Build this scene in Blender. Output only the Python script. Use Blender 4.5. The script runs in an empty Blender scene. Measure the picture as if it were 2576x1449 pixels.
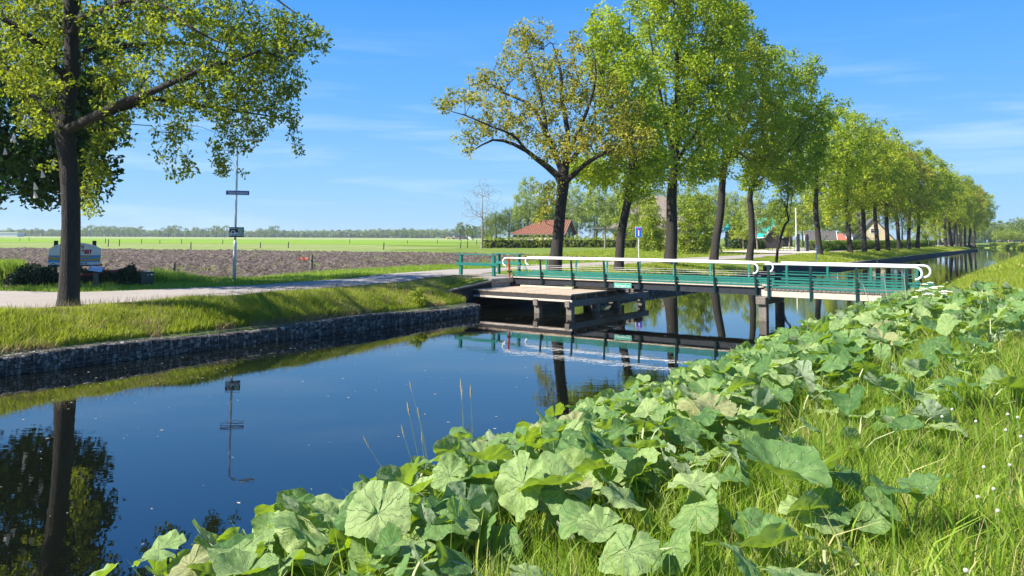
import bpy, math, random
import numpy as np
from mathutils import Vector, Matrix, noise as mnoise
R = math.radians
SC = bpy.context.scene
COL = SC.collection
rnd = random.Random(7)

# ------------------------------------------------------------------ camera
EYE = Vector((0.0, 0.0, 2.8))
PITCH = math.atan(113.8/1950.0)
ROLL = 0.0045
FPX, CX, CY = 1950.0, 1288.0, 483.0        # focal length and principal point in a 2576 px wide frame
cam_data = bpy.data.cameras.new('camera')
cam = bpy.data.objects.new('camera', cam_data); COL.objects.link(cam)
cam_data.sensor_width = 36; cam_data.lens = FPX/2576*36
cam_data.shift_y = -(724.5-CY)/2576
cam_data.clip_start = 0.05; cam_data.clip_end = 6000
CAMR = Matrix.Rotation(math.pi/2+PITCH, 3, 'X') @ Matrix.Rotation(ROLL, 3, 'Z')
cam.matrix_world = Matrix.Translation(EYE) @ CAMR.to_4x4()
SC.camera = cam

# ------------------------------------------------------------------ light
SUN_EL = R(43); SHADOW_DIR = Vector((1.0, 0.36, 0)).normalized()
world = bpy.data.worlds.new('World'); SC.world = world; world.use_nodes = True
wn, wl = world.node_tree.nodes, world.node_tree.links
wn.clear()
sky = wn.new('ShaderNodeTexSky'); sky.sky_type = 'NISHITA'; sky.sun_disc = False
sky.sun_elevation = SUN_EL
to_sun = Vector((-SHADOW_DIR.x, -SHADOW_DIR.y, 0))
sky.sun_rotation = math.atan2(to_sun.x, to_sun.y)
sky.air_density = 1.0; sky.dust_density = 0.35; sky.ozone_density = 2.2; sky.altitude = 0
bg = wn.new('ShaderNodeBackground'); bg.inputs['Strength'].default_value = 0.13
wout = wn.new('ShaderNodeOutputWorld')
# thin cirrus streaks, part of the sky itself
tc = wn.new('ShaderNodeTexCoord'); sep = wn.new('ShaderNodeSeparateXYZ')
wl.new(tc.outputs['Generated'], sep.inputs[0])
def wmath(op, a, b=None, clamp=False):
    n = wn.new('ShaderNodeMath'); n.operation = op; n.use_clamp = clamp
    for i, v in enumerate((a, b)):
        if v is None: continue
        if isinstance(v, (int, float)): n.inputs[i].default_value = v
        else: wl.new(v, n.inputs[i])
    return n.outputs[0]
zc = wmath('MAXIMUM', sep.outputs['Z'], 0.02)
comb = wn.new('ShaderNodeCombineXYZ')
wl.new(wmath('MULTIPLY', wmath('ARCTAN2', sep.outputs['X'], sep.outputs['Y']), 2.2), comb.inputs[0])
wl.new(wmath('MULTIPLY', zc, 26.0), comb.inputs[1])
nz = wn.new('ShaderNodeTexNoise'); nz.inputs['Scale'].default_value = 1.1; nz.inputs['Detail'].default_value = 9
nz.inputs['Roughness'].default_value = 0.55; nz.inputs['Distortion'].default_value = 0.35
wl.new(comb.outputs[0], nz.inputs['Vector'])
mr = wn.new('ShaderNodeMapRange'); mr.inputs['From Min'].default_value = 0.50; mr.inputs['From Max'].default_value = 0.78
mr.inputs['To Max'].default_value = 0.5
wl.new(nz.outputs['Fac'], mr.inputs['Value'])
band = wn.new('ShaderNodeMapRange'); band.interpolation_type = 'SMOOTHSTEP'
band.inputs['From Min'].default_value = 0.30; band.inputs['From Max'].default_value = 0.10
wl.new(sep.outputs['Z'], band.inputs['Value'])
cf = wmath('MULTIPLY', mr.outputs[0], band.outputs[0], True)
mixc = wn.new('ShaderNodeMix'); mixc.data_type = 'RGBA'
hs = wn.new('ShaderNodeHueSaturation'); hs.inputs['Saturation'].default_value = 1.0; hs.inputs['Value'].default_value = 1.0
grd = wn.new('ShaderNodeValToRGB'); wl.new(sep.outputs['Z'], grd.inputs[0]); ge = grd.color_ramp.elements
for _ in range(3): ge.new(.5)
for e_, (p_, c_) in zip(ge, [(0, (.39, .68, .93)), (.07, (.27, .59, .96)), (.18, (.135, .455, .96)), (.34, (.040, .31, .92)), (1, (.016, .12, .52))]): e_.position = p_; e_.color = (*c_, 1)
gsc = wn.new('ShaderNodeVectorMath'); gsc.operation = 'SCALE'; gsc.inputs['Scale'].default_value = 3.5; wl.new(grd.outputs[0], gsc.inputs[0])
mg = wn.new('ShaderNodeMix'); mg.data_type = 'RGBA'; mg.inputs['Factor'].default_value = .96
wl.new(sky.outputs[0], mg.inputs['A']); wl.new(gsc.outputs[0], mg.inputs['B']); wl.new(mg.outputs['Result'], hs.inputs['Color'])
wl.new(cf, mixc.inputs['Factor']); wl.new(hs.outputs[0], mixc.inputs['A']); mixc.inputs['B'].default_value = (3.0, 3.6, 4.2, 1)
wl.new(mixc.outputs['Result'], bg.inputs['Color']); wl.new(bg.outputs[0], wout.inputs[0])

sl = bpy.data.lights.new('sun', 'SUN'); sl.energy = 5.0; sl.angle = R(0.53); sl.color = (1.0, 0.945, 0.86)
so = bpy.data.objects.new('sun', sl); COL.objects.link(so)
ldir = Vector((SHADOW_DIR.x*math.cos(SUN_EL), SHADOW_DIR.y*math.cos(SUN_EL), -math.sin(SUN_EL)))
so.rotation_euler = ldir.to_track_quat('-Z', 'Y').to_euler(); so.location = (-20, -5, 30)
SC.view_settings.view_transform = 'Standard'; SC.view_settings.look = 'None'
SC.view_settings.exposure = 1.2; SC.view_settings.gamma = 1
SC.cycles.max_bounces = 6; SC.cycles.diffuse_bounces = 3; SC.cycles.glossy_bounces = 3
SC.cycles.transmission_bounces = 5; SC.cycles.transparent_max_bounces = 6

# ------------------------------------------------------------------ placing: survey frame -> world
def ray(px, py):
    v = CAMR @ Vector(((px-CX)/FPX, -(py-CY)/FPX, -1.0))
    return v
def on_z(px, py, z):
    v = ray(px, py); t = (z-EYE.z)/v.z
    return EYE + v*t
def at(px, py, depth):                       # depth = distance along world Y
    v = ray(px, py)
    return EYE + v*(depth/v.y)
# canal frame: s along the left waterline, o to the left of it
P0 = Vector((-10.2, 15.4)); U = Vector((0.576, 0.8175)); N = Vector((-0.8175, 0.576))
W = 12.0
def so_xy(s, o): return (P0.x+U.x*s+N.x*o, P0.y+U.y*s+N.y*o)
def xy_so(x, y):
    dx, dy = x-P0.x, y-P0.y
    return dx*U.x+dy*U.y, dx*N.x+dy*N.y
def ray_o(px, o, py=600):                    # where the sight line of column px meets offset o
    v = ray(px, py)
    q = v.x/v.y
    a = U.x-q*U.y; b = q*(P0.y+N.y*o)-(P0.x+N.x*o)
    s = b/a
    return so_xy(s, o)
# ------------------------------------------------------------------ terrain heights
def sm(a, b, x):
    t = np.clip((np.asarray(x, float)-a)/(b-a), 0, 1); return t*t*(3-2*t)
def road_near(s):  return np.interp(s, [-80, 3, 9, 16, 24, 34, 300], [3.1, 3.1, 3.0, 4.0, 5.2, 5.5, 5.5])
def road_far(s):   return np.interp(s, [-80, 3.4, 4.9, 6.3, 10.4, 16, 24, 34, 300], [12.5, 11.0, 7.2, 6.8, 5.95, 6.8, 8.2, 9.3, 9.3])
def front_o(s):    return np.interp(s, [-80, 15.7, 15.8, 24.0, 24.1, 205, 213, 222, 240, 300], [.42, .42, 1.8, 1.8, .42, .42, -.6, .8, 6, 40])
def z_left(s, o):
    s = np.asarray(s, float); o = np.asarray(o, float)
    rn = road_near(s)
    t = np.clip((o-0.42)/np.maximum(rn-0.7-0.42, .5), 0, 1)
    prof = np.interp(t, [0, .15, .5, .85, 1], [.33, .42, .72, .97, 1.0])
    raise_ = sm(16, 18, s)*(1-sm(24, 27, s))
    prof = prof*(1-raise_)+1.08*raise_
    far = 0.86+0.26*sm(40, 75, s)*sm(9, 20, o)*(1-sm(60, 110, o-0.35*s))*sm(-14, 6, P0.x+U.x*s+N.x*o)
    z = prof+0.04*sm(0, .6, o-rn)
    w = sm(road_far(s)+1.0, road_far(s)+6, o)
    return z*(1-w)+far*w
def z_right(s, q):
    q = np.asarray(q, float)
    return np.interp(q, [-.6, 0, .25, 1.2, 2.2, 3.4, 8, 4000], [-.5, -.04, .12, .52, .82, 1.0, 1.1, 1.1])
def ground_z(x, y):
    s, o = xy_so(x, y)
    if o > -1: return float(z_left(s, o))
    return float(z_right(s, -o-W))

# ------------------------------------------------------------------ objects, tags
def tag(o, label=None, cat=None, group=None, kind=None):
    if label: o['label'] = label
    if cat: o['category'] = cat
    if group: o['group'] = group
    if kind: o['kind'] = kind
    return o
def thing(name, loc, label, cat, group=None, rotz=0):
    o = bpy.data.objects.new(name, None); o.empty_display_size = .2
    COL.objects.link(o); o.location = loc; o.rotation_euler = (0, 0, rotz)
    return tag(o, label, cat, group)
def woff(p):
    v = Vector((0, 0, 0))
    while p is not None: v = v+p.location; p = p.parent
    return v
def link_mesh(name, me, mat, parent=None, mats=None):
    o = bpy.data.objects.new(name, me); COL.objects.link(o)
    for m in (mats or [mat]):
        if m is not None: me.materials.append(m)
    if parent is not None: o.parent = parent
    return o
def dup(o, parent=None):
    c = o.copy(); COL.objects.link(c); c.parent = parent
    for ch in list(o.children): dup(ch, c)
    return c
class MB:
    """collects world-space geometry for one mesh"""
    def __init__(s): s.v = []; s.f = []; s.mi = []; s.cur = 0; s.c = []
    def add(s, vs, fs):
        b = len(s.v); s.v += [tuple(v) for v in vs]; s.f += [tuple(i+b for i in f) for f in fs]; s.mi += [s.cur]*len(fs)
    def box(s, c, size, rz=0, M=None, bev=0):
        hx, hy, hz = size[0]/2, size[1]/2, size[2]/2
        M = M or Matrix.Rotation(rz, 3, 'Z'); c = Vector(c)
        if bev <= 0:
            vs = [c+M@Vector((x*hx, y*hy, z*hz)) for x in (-1, 1) for y in (-1, 1) for z in (-1, 1)]
            s.add(vs, [(0, 1, 3, 2), (4, 6, 7, 5), (0, 4, 5, 1), (2, 3, 7, 6), (0, 2, 6, 4), (1, 5, 7, 3)])
        else:
            b = min(bev, hx*.6, hy*.6, hz*.6)
            ring = []
            for z, k in ((-hz, b), (-hz+b, 0), (hz-b, 0), (hz, b)):
                pts = [(hx-b, hy-k), (hx-k, hy-b), (hx-k, -hy+b), (hx-b, -hy+k), (-hx+b, -hy+k), (-hx+k, -hy+b), (-hx+k, hy-b), (-hx+b, hy-k)]
                ring.append([c+M@Vector((x, y, z)) for x, y in pts])
            vs = [p for r_ in ring for p in r_]; fs = []
            for r_ in range(3):
                for i in range(8):
                    j = (i+1) % 8; fs.append((r_*8+i, r_*8+8+i, r_*8+8+j, r_*8+j))
            fs.append(tuple(range(8))); fs.append(tuple(range(31, 23, -1)))
            s.add(vs, fs)
    def beam(s, p0, p1, w, h, bev=0, up=(0, 0, 1)):
        p0, p1 = Vector(p0), Vector(p1); d = p1-p0; L = d.length; d.normalize()
        upv = Vector(up); x = d.cross(upv)
        if x.length < 1e-4: x = d.cross(Vector((0, 1, 0)))
        x.normalize(); z = x.cross(d)
        M = Matrix((x, d, z)).transposed()
        s.box((p0+p1)/2, (w, L, h), M=M, bev=bev)
    def tube(s, pts, rad, n=8, cap=True):
        pts = [Vector(p) for p in pts]
        if not hasattr(rad, '__len__'): rad = [rad]*len(pts)
        vs = []; fs = []; ref = None
        for i, p in enumerate(pts):
            d = (pts[min(i+1, len(pts)-1)]-pts[max(i-1, 0)]).normalized()
            if ref is None:
                ref = d.orthogonal().normalized()
            ref = (ref-d*ref.dot(d))
            ref = ref.normalized() if ref.length > 1e-6 else d.orthogonal().normalized()
            b = d.cross(ref)
            for k in range(n):
                a = 2*math.pi*k/n; vs.append(p+(ref*math.cos(a)+b*math.sin(a))*rad[i])
        for i in range(len(pts)-1):
            for k in range(n):
                j = (k+1) % n; fs.append((i*n+k, i*n+j, (i+1)*n+j, (i+1)*n+k))
        if cap: fs.append(tuple(range(n-1, -1, -1))); fs.append(tuple((len(pts)-1)*n+k for k in range(n)))
        s.add(vs, fs)
    def prism(s, poly, thick):                 # poly: list of 3-D points (planar, CCW seen from front), thick: vector to the back
        n = len(poly); t = Vector(thick); vs = [Vector(p) for p in poly]+[Vector(p)+t for p in poly]
        fs = [tuple(range(n)), tuple(range(2*n-1, n-1, -1))]+[(i, i+n, (i+1) % n+n, (i+1) % n) for i in range(n)]
        s.add(vs, fs)
    def ball(s, c, r, n=8, m=6, sq=(1, 1, 1)):
        c = Vector(c); vs = [c+Vector((0, 0, -r*sq[2]))]; fs = []
        for i in range(1, m):
            ph = -math.pi/2+math.pi*i/m
            for k in range(n):
                a = 2*math.pi*k/n; vs.append(c+Vector((r*sq[0]*math.cos(ph)*math.cos(a), r*sq[1]*math.cos(ph)*math.sin(a), r*sq[2]*math.sin(ph))))
        vs.append(c+Vector((0, 0, r*sq[2])))
        for k in range(n): fs.append((0, 1+(k+1) % n, 1+k)); fs.append((len(vs)-1, 1+(m-2)*n+k, 1+(m-2)*n+(k+1) % n))
        for i in range(m-2):
            for k in range(n): fs.append((1+i*n+k, 1+i*n+(k+1) % n, 1+(i+1)*n+(k+1) % n, 1+(i+1)*n+k))
        s.add(vs, fs)
    def build(s, name, mat, parent=None, smooth=False, mats=None):
        off = woff(parent); me = bpy.data.meshes.new(name)
        me.from_pydata([(v[0]-off.x, v[1]-off.y, v[2]-off.z) for v in s.v], [], s.f)
        if smooth: me.polygons.foreach_set('use_smooth', [True]*len(me.polygons))
        if mats: me.polygons.foreach_set('material_index', s.mi)
        me.update()
        return link_mesh(name, me, mat, parent, mats)
def np_mesh(name, verts, faces, col=None, smooth=False, attr='col'):
    """verts (n,3); faces (m,k) all the same k; col (n,) point attribute"""
    me = bpy.data.meshes.new(name); n = len(verts); m, k = faces.shape
    me.vertices.add(n); me.vertices.foreach_set('co', np.ascontiguousarray(verts, np.float32).ravel())
    me.loops.add(m*k); me.loops.foreach_set('vertex_index', np.ascontiguousarray(faces, np.int32).ravel())
    me.polygons.add(m); me.polygons.foreach_set('loop_start', np.arange(0, m*k, k, dtype=np.int32))
    if smooth: me.polygons.foreach_set('use_smooth', np.ones(m, bool))
    me.update(calc_edges=True)
    if col is not None:
        a = me.attributes.new(attr, 'FLOAT', 'POINT'); a.data.foreach_set('value', np.ascontiguousarray(col, np.float32))
    return me

# ------------------------------------------------------------------ materials
def mat_new(name):
    m = bpy.data.materials.new(name); m.use_nodes = True; nt = m.node_tree; nt.nodes.clear()
    out = nt.nodes.new('ShaderNodeOutputMaterial')
    return m, nt, out
def nd(nt, t, **kw):
    n = nt.nodes.new(t)
    for k, v in kw.items():
        if k in n.inputs.keys():
            if hasattr(v, 'is_output') or isinstance(v, bpy.types.NodeSocket): nt.links.new(v, n.inputs[k])
            else: n.inputs[k].default_value = v
        else: setattr(n, k, v)
    return n
def c4(c): return (c[0], c[1], c[2], 1)
def ramp(nt, fac, stops):
    r_ = nt.nodes.new('ShaderNodeValToRGB'); e = r_.color_ramp.elements
    while len(e) < len(stops): e.new(.5)
    for i, (p, c) in enumerate(stops): e[i].position = p; e[i].color = c4(c)
    nt.links.new(fac, r_.inputs[0]); return r_.outputs[0]
def mixrgb(nt, f, a, b, mode='MIX'):
    n = nt.nodes.new('ShaderNodeMix'); n.data_type = 'RGBA'; n.blend_type = mode
    for k, v in (('Factor', f), ('A', a), ('B', b)):
        if isinstance(v, bpy.types.NodeSocket): nt.links.new(v, n.inputs[k])
        elif isinstance(v, tuple): n.inputs[k].default_value = c4(v)
        else: n.inputs[k].default_value = v
    return n.outputs['Result']
def simple(name, col, rough=.6, var=.15, scale=6, bump=.0, bscale=60, metal=0, dirt=None, dirtamt=.5, stretch=None, spec=.5):
    m, nt, out = mat_new(name)
    t = nd(nt, 'ShaderNodeTexCoord'); co = t.outputs['Object']
    if stretch:
        mp = nd(nt, 'ShaderNodeMapping'); mp.inputs['Scale'].default_value = stretch; nt.links.new(co, mp.inputs[0]); co = mp.outputs[0]
    n1 = nd(nt, 'ShaderNodeTexNoise', Scale=scale, Detail=6.0, Roughness=.6, Vector=co)
    lo = tuple(c*(1-var) for c in col); hi = tuple(min(1, c*(1+var)) for c in col)
    c = ramp(nt, n1.outputs['Fac'], [(.3, lo), (.7, hi)])
    if dirt:
        n3 = nd(nt, 'ShaderNodeTexNoise', Scale=scale*2.7, Detail=8.0, Roughness=.7, Vector=co)
        f = ramp(nt, n3.outputs['Fac'], [(.5, (0, 0, 0)), (.68, (dirtamt,)*3)])
        c = mixrgb(nt, f, c, dirt)
    p = nd(nt, 'ShaderNodeBsdfPrincipled', Roughness=rough, Metallic=metal)
    p.inputs['Specular IOR Level'].default_value = spec
    nt.links.new(c, p.inputs['Base Color'])
    if bump:
        n2 = nd(nt, 'ShaderNodeTexNoise', Scale=bscale, Detail=5.0, Vector=co)
        b = nd(nt, 'ShaderNodeBump', Strength=1.0, Distance=bump); nt.links.new(n2.outputs['Fac'], b.inputs['Height'])
        nt.links.new(b.outputs[0], p.inputs['Normal'])
    nt.links.new(p.outputs[0], out.inputs[0]); return m
def leafy(name, stops, trans, tmix=.4, rough=.5, backs=None, noise_scale=.35, spec=.3, gain=1.0):
    """foliage: colour ramp over the per-leaf attribute 'col' and a large soft noise, plus light passing through"""
    stops = [(p, tuple(min(.8, v*gain*1.15) for v in c)) for p, c in stops]; trans = tuple(min(.85, v*1.1) for v in trans)
    m, nt, out = mat_new(name)
    a = nd(nt, 'ShaderNodeAttribute', attribute_name='col')
    g = nd(nt, 'ShaderNodeNewGeometry')
    n1 = nd(nt, 'ShaderNodeTexNoise', Scale=noise_scale, Detail=2.0, Vector=g.outputs['Position'])
    mx = nd(nt, 'ShaderNodeMath', operation='MULTIPLY_ADD'); nt.links.new(n1.outputs['Fac'], mx.inputs[0]); mx.inputs[1].default_value = .9
    sub = nd(nt, 'ShaderNodeMath', operation='SUBTRACT'); nt.links.new(a.outputs['Fac'], sub.inputs[0]); sub.inputs[1].default_value = .45
    nt.links.new(sub.outputs[0], mx.inputs[2])
    c = ramp(nt, mx.outputs[0], stops)
    k = len(stops)
    p = nd(nt, 'ShaderNodeBsdfPrincipled', Roughness=rough); nt.links.new(c, p.inputs['Base Color'])
    p.inputs['Specular IOR Level'].default_value = spec
    tr = nd(nt, 'ShaderNodeBsdfTranslucent')
    tcol = mixrgb(nt, .55, c, trans); nt.links.new(tcol, tr.inputs['Color'])
    ms = nd(nt, 'ShaderNodeMixShader', Fac=tmix); nt.links.new(p.outputs[0], ms.inputs[1]); nt.links.new(tr.outputs[0], ms.inputs[2])
    nt.links.new(ms.outputs[0], out.inputs[0]); return m
M = {}
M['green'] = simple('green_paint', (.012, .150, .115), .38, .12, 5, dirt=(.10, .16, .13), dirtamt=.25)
M['dkgreen'] = simple('dark_and_shaded_green', (.004, .030, .027), .35, .15, 5)  # dark green of cabinet and bracket; near railing posts use it as painted shade
M['white'] = simple('white_paint', (.80, .80, .77), .35, .05, 4, dirt=(.55, .54, .48), dirtamt=.35)
M['black'] = simple('black_steel', (.016, .019, .025), .45, .3, 5, dirt=(.05, .05, .05), dirtamt=.4)
M['red'] = simple('red_paint', (.33, .025, .018), .45, .2, 8, dirt=(.1, .03, .02), dirtamt=.4)
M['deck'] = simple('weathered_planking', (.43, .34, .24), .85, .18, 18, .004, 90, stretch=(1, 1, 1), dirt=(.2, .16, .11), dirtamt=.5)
M['deckedge'] = simple('cream_deck_edge', (.50, .42, .32), .85, .2, 12, .003, 80, dirt=(.2, .15, .1), dirtamt=.4)  # cream wood tone of the deck, edge boards and slide rails
M['timber'] = simple('grey_timber', (.17, .145, .115), .85, .35, 9, .006, 50, dirt=(.05, .045, .035), dirtamt=.7)
M['tardk'] = simple('tarred_timber', (.028, .026, .025), .8, .35, 9, .006, 50)
M['pale_timber'] = simple('pale_timber_beam', (.52, .44, .36), .8, .15, 5, .003, 60, dirt=(.22, .18, .14), dirtamt=.5, stretch=(1, 1, 4))
M['concrete'] = simple('old_concrete', (.30, .27, .22), .9, .2, 5, .004, 60, dirt=(.1, .09, .07), dirtamt=.6)
M['galv'] = simple('galvanised_steel', (.66, .68, .69), .45, .10, 8, metal=.1, dirt=(.3, .29, .27), dirtamt=.4)
M['whitetext'] = simple('white_lettering', (.8, .8, .8), .5, .02)
M['signgreen'] = simple('green_sign_face', (.0, .30, .17), .35, .04)
M['signblue'] = simple('blue_sign_face', (.008, .055, .33), .35, .05)
M['signdark'] = simple('black_sign_face', (.012, .014, .022), .35, .05)
M['glass'] = simple('dark_window_glass', (.02, .025, .03), .08, .3, 2)
# ================================================================== setting: ground, water, road
def grid_mesh(name, P, keep=None):
    n, m = P.shape[:2]
    idx = np.arange(n*m).reshape(n, m)
    f = np.stack([idx[:-1, :-1], idx[:-1, 1:], idx[1:, 1:], idx[1:, :-1]], -1).reshape(-1, 4)
    if keep is not None: f = f[keep.reshape(-1)]
    return np_mesh(name, P.reshape(-1, 3), f, smooth=True)
def fnoise(x, y, sc, seed=0, octv=3):
    """cheap smooth value noise, vectorised"""
    tot = np.zeros(np.broadcast(x, y).shape); amp = 1.; nrm = 0
    for k in range(octv):
        xx, yy = x*sc*2**k+seed*17.3+k*5.1, y*sc*2**k-seed*9.7+k*3.3
        xi, yi = np.floor(xx), np.floor(yy); fx, fy = xx-xi, yy-yi
        fx = fx*fx*(3-2*fx); fy = fy*fy*(3-2*fy)
        def h(a, b):
            v = np.sin(a*127.1+b*311.7+seed*74.7)*43758.5453; return v-np.floor(v)
        v = (h(xi, yi)*(1-fx)+h(xi+1, yi)*fx)*(1-fy)+(h(xi, yi+1)*(1-fx)+h(xi+1, yi+1)*fx)*fy
        tot += v*amp; nrm += amp; amp *= .5
    return tot/nrm
# turf material
def turf_mat(name, stops, bump=.05, big=.25):
    m, nt, out = mat_new(name)
    g = nd(nt, 'ShaderNodeNewGeometry')
    n1 = nd(nt, 'ShaderNodeTexNoise', Scale=big, Detail=9.0, Roughness=.7, Vector=g.outputs['Position'])
    n2 = nd(nt, 'ShaderNodeTexNoise', Scale=14.0, Detail=6.0, Roughness=.7, Vector=g.outputs['Position'])
    mx = nd(nt, 'ShaderNodeMath', operation='MULTIPLY_ADD'); nt.links.new(n2.outputs['Fac'], mx.inputs[0]); mx.inputs[1].default_value = .5
    nt.links.new(nd(nt, 'ShaderNodeMath', operation='MULTIPLY').outputs[0], mx.inputs[2])
    mm = mx.inputs[2].links[0].from_node; nt.links.new(n1.outputs['Fac'], mm.inputs[0]); mm.inputs[1].default_value = .5
    c = ramp(nt, mx.outputs[0], stops)
    p = nd(nt, 'ShaderNodeBsdfPrincipled', Roughness=.9); p.inputs['Specular IOR Level'].default_value = .1
    nt.links.new(c, p.inputs['Base Color'])
    b = nd(nt, 'ShaderNodeBump', Strength=1.0, Distance=bump); nt.links.new(n2.outputs['Fac'], b.inputs['Height'])
    nt.links.new(b.outputs[0], p.inputs['Normal']); nt.links.new(p.outputs[0], out.inputs[0]); return m
M['turf'] = turf_mat('turf', [(.3, (.06, .10, .014)), (.5, (.14, .20, .03)), (.68, (.26, .28, .07))])
M['meadow'] = turf_mat('meadow_grass', [(.3, (.13, .23, .018)), (.5, (.18, .29, .026)), (.7, (.23, .33, .04))], .02, .03)
M['mown'] = turf_mat('mown_meadow', [(.3, (.15, .20, .05)), (.5, (.23, .28, .085)), (.7, (.34, .37, .15))], .10, .12)
M['pale_field'] = turf_mat('pale_far_field', [(.3, (.20, .27, .07)), (.6, (.30, .34, .13))], .05, .01)
M['bare'] = turf_mat('dry_short_grass', [(.3, (.13, .13, .03)), (.5, (.24, .22, .065)), (.7, (.36, .31, .12))], .03, .6)

# left land
ss = np.unique(np.concatenate([np.arange(-80, -12, 4), np.arange(-12, 15.7, .6), [15.79, 15.81], np.arange(16.2, 24, .6), [24.04, 24.11], np.arange(24.6, 80, .8), np.arange(80, 260, 3), np.arange(200, 226, 1.), np.arange(260, 620, 20), [800, 1200, 2000, 3500]]))
oo = np.array([-1.2, -.0001, 0, .12, .25, .4, .6, .8, 1.1, 1.4, 1.8, 2.2, 2.6, 3.1, 3.6, 4.2, 5, 5.8, 6.6, 7.5, 8.5, 10, 12, 15, 20, 30, 45, 70, 110, 180, 300, 600, 1200, 3500])
Sg, Og = np.meshgrid(ss, oo, indexing='ij')
F = front_o(Sg)
Oa = F+np.maximum(Og, 0)
Z = z_left(Sg, Oa)+0.03*(fnoise(Sg, Oa, 1.2, 3)-.5)
Z = np.where(Og < -.5, -1.5, Z); Z = np.where((Og < 0) & (Og > -.5), -.0+Z, Z)
Oa = np.where(Og < 0, F, Oa)
P = np.stack([P0.x+U.x*Sg+N.x*Oa, P0.y+U.y*Sg+N.y*Oa, Z], -1)
P = P[:, [0]+list(range(2, len(oo)))]
g = link_mesh('ground', grid_mesh('ground', P[:, ::-1]), M['turf']); tag(g, kind='structure')
# far land beyond the bend
sv = np.array([0, .4, 1.5, 4, 10, 25, 60, 150, 400, 1200, 3300.])
ov = np.array([14., 8, 3, -2, -6, -10, -14, -20, -30, -45, -70, -120, -250, -600, -1500, -3500])
def shore(o): return np.interp(-o, [-14, 1, 3, 9, 14, 40, 3500], [292, 290, 284, 266, 255, 232, 222])
So = shore(ov)
P = np.zeros((len(sv)+1, len(ov), 3))
for j, o_ in enumerate(ov):
    for i, d_ in enumerate([-.001]+list(sv)):
        x, y = so_xy(So[j]+max(d_, 0), o_); P[i, j] = (x, y, -1.2 if i == 0 else .25+.75*min(1, d_/3))
g = link_mesh('far_bank', grid_mesh('far_bank', P[:, ::-1]), M['turf']); tag(g, kind='structure')
# right bank
ss = np.unique(np.concatenate([np.arange(-80, -12, 4), np.arange(-12, 30, .35), np.arange(30, 150, 2.)]))
qq = np.array([-.6, 0, .25, .5, .8, 1.2, 1.6, 2, 2.4, 2.8, 3.2, 3.7, 4.2, 4.7, 5.2, 5.8, 6.5, 7.5, 9, 12, 20, 40, 90, 200, 600, 3500])
Sg, Qg = np.meshgrid(ss, qq, indexing='ij')
Z = z_right(Sg, Qg)+np.where(Qg > .3, .05*(fnoise(Sg, Qg, 1.3, 5)-.5), 0)
tip = sm(143, 150, Sg); Z = Z-tip*1.4*np.where(Qg < 3000, 1, 1)
P = np.stack([P0.x+U.x*Sg-N.x*(W+Qg), P0.y+U.y*Sg-N.y*(W+Qg), Z], -1)
g = link_mesh('canal_bank', grid_mesh('canal_bank', P), M['turf']); tag(g, kind='structure')
# trodden path on the right bank
sp = np.arange(-12, 140, .6); P = []
for q in (5.5, 5.75, 6.0, 6.3, 6.6):
    wob = .22*np.sin(sp*.23+q)+.15*(fnoise(sp, sp*0+q, .8, 9)-.5)*2
    P.append(np.stack([P0.x+U.x*sp-N.x*(W+q+wob), P0.y+U.y*sp-N.y*(W+q+wob), z_right(sp, q+wob)+.034], -1))
P = np.stack(P, 1)
M['path'] = turf_mat('gravel_path', [(.35, (.15, .14, .05)), (.5, (.26, .22, .12)), (.62, (.38, .32, .24))], .03, .8)
g = link_mesh('path', grid_mesh('path', P), M['path']); tag(g, kind='structure')

# dark sheet under the butterbur, shade between the leaves put into its colour
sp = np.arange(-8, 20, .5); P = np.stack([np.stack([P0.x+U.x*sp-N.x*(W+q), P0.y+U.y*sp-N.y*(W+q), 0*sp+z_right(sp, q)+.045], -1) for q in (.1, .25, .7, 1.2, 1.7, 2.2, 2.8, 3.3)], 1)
g = link_mesh('leaf_gap_shade', grid_mesh('leaf_gap_shade', P), turf_mat('leaf_gap_shade', [(.3, (.02, .018, .008)), (.5, (.045, .045, .015)), (.7, (.08, .08, .025))], .03, 2.0)); tag(g, kind='structure')

# water
m, nt, out = mat_new('canal_water')
g_ = nd(nt, 'ShaderNodeNewGeometry')
mp = nd(nt, 'ShaderNodeMapping'); nt.links.new(g_.outputs['Position'], mp.inputs[0]); mp.inputs['Scale'].default_value = (.7, 1.6, 1)
w1 = nd(nt, 'ShaderNodeTexNoise', Scale=2.2, Detail=3.0, Roughness=.55, Vector=mp.outputs[0])
mask = nd(nt, 'ShaderNodeTexNoise', Scale=.10, Detail=1.0, Vector=g_.outputs['Position'])
mk = nd(nt, 'ShaderNodeMapRange'); nt.links.new(mask.outputs['Fac'], mk.inputs['Value']); mk.inputs['From Min'].default_value = .42; mk.inputs['From Max'].default_value = .66
mk.inputs['To Min'].default_value = .25; mk.inputs['To Max'].default_value = 1.0
bp = nd(nt, 'ShaderNodeBump', Distance=.0022); nt.links.new(mk.outputs[0], bp.inputs['Strength']); nt.links.new(w1.outputs['Fac'], bp.inputs['Height'])
p = nd(nt, 'ShaderNodeBsdfPrincipled', Roughness=.0, IOR=1.9); p.inputs['Base Color'].default_value = (.0035, .0045, .003, 1)
p.inputs['Specular IOR Level'].default_value = .5
nt.links.new(bp.outputs[0], p.inputs['Normal']); nt.links.new(p.outputs[0], out.inputs[0]); M['water'] = m
b = MB(); b.add([(-300, -250, 0), (900, -250, 0), (900, 500, 0), (-300, 500, 0)], [(0, 1, 2, 3)])
w = b.build('water', m); tag(w, kind='structure')

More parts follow.
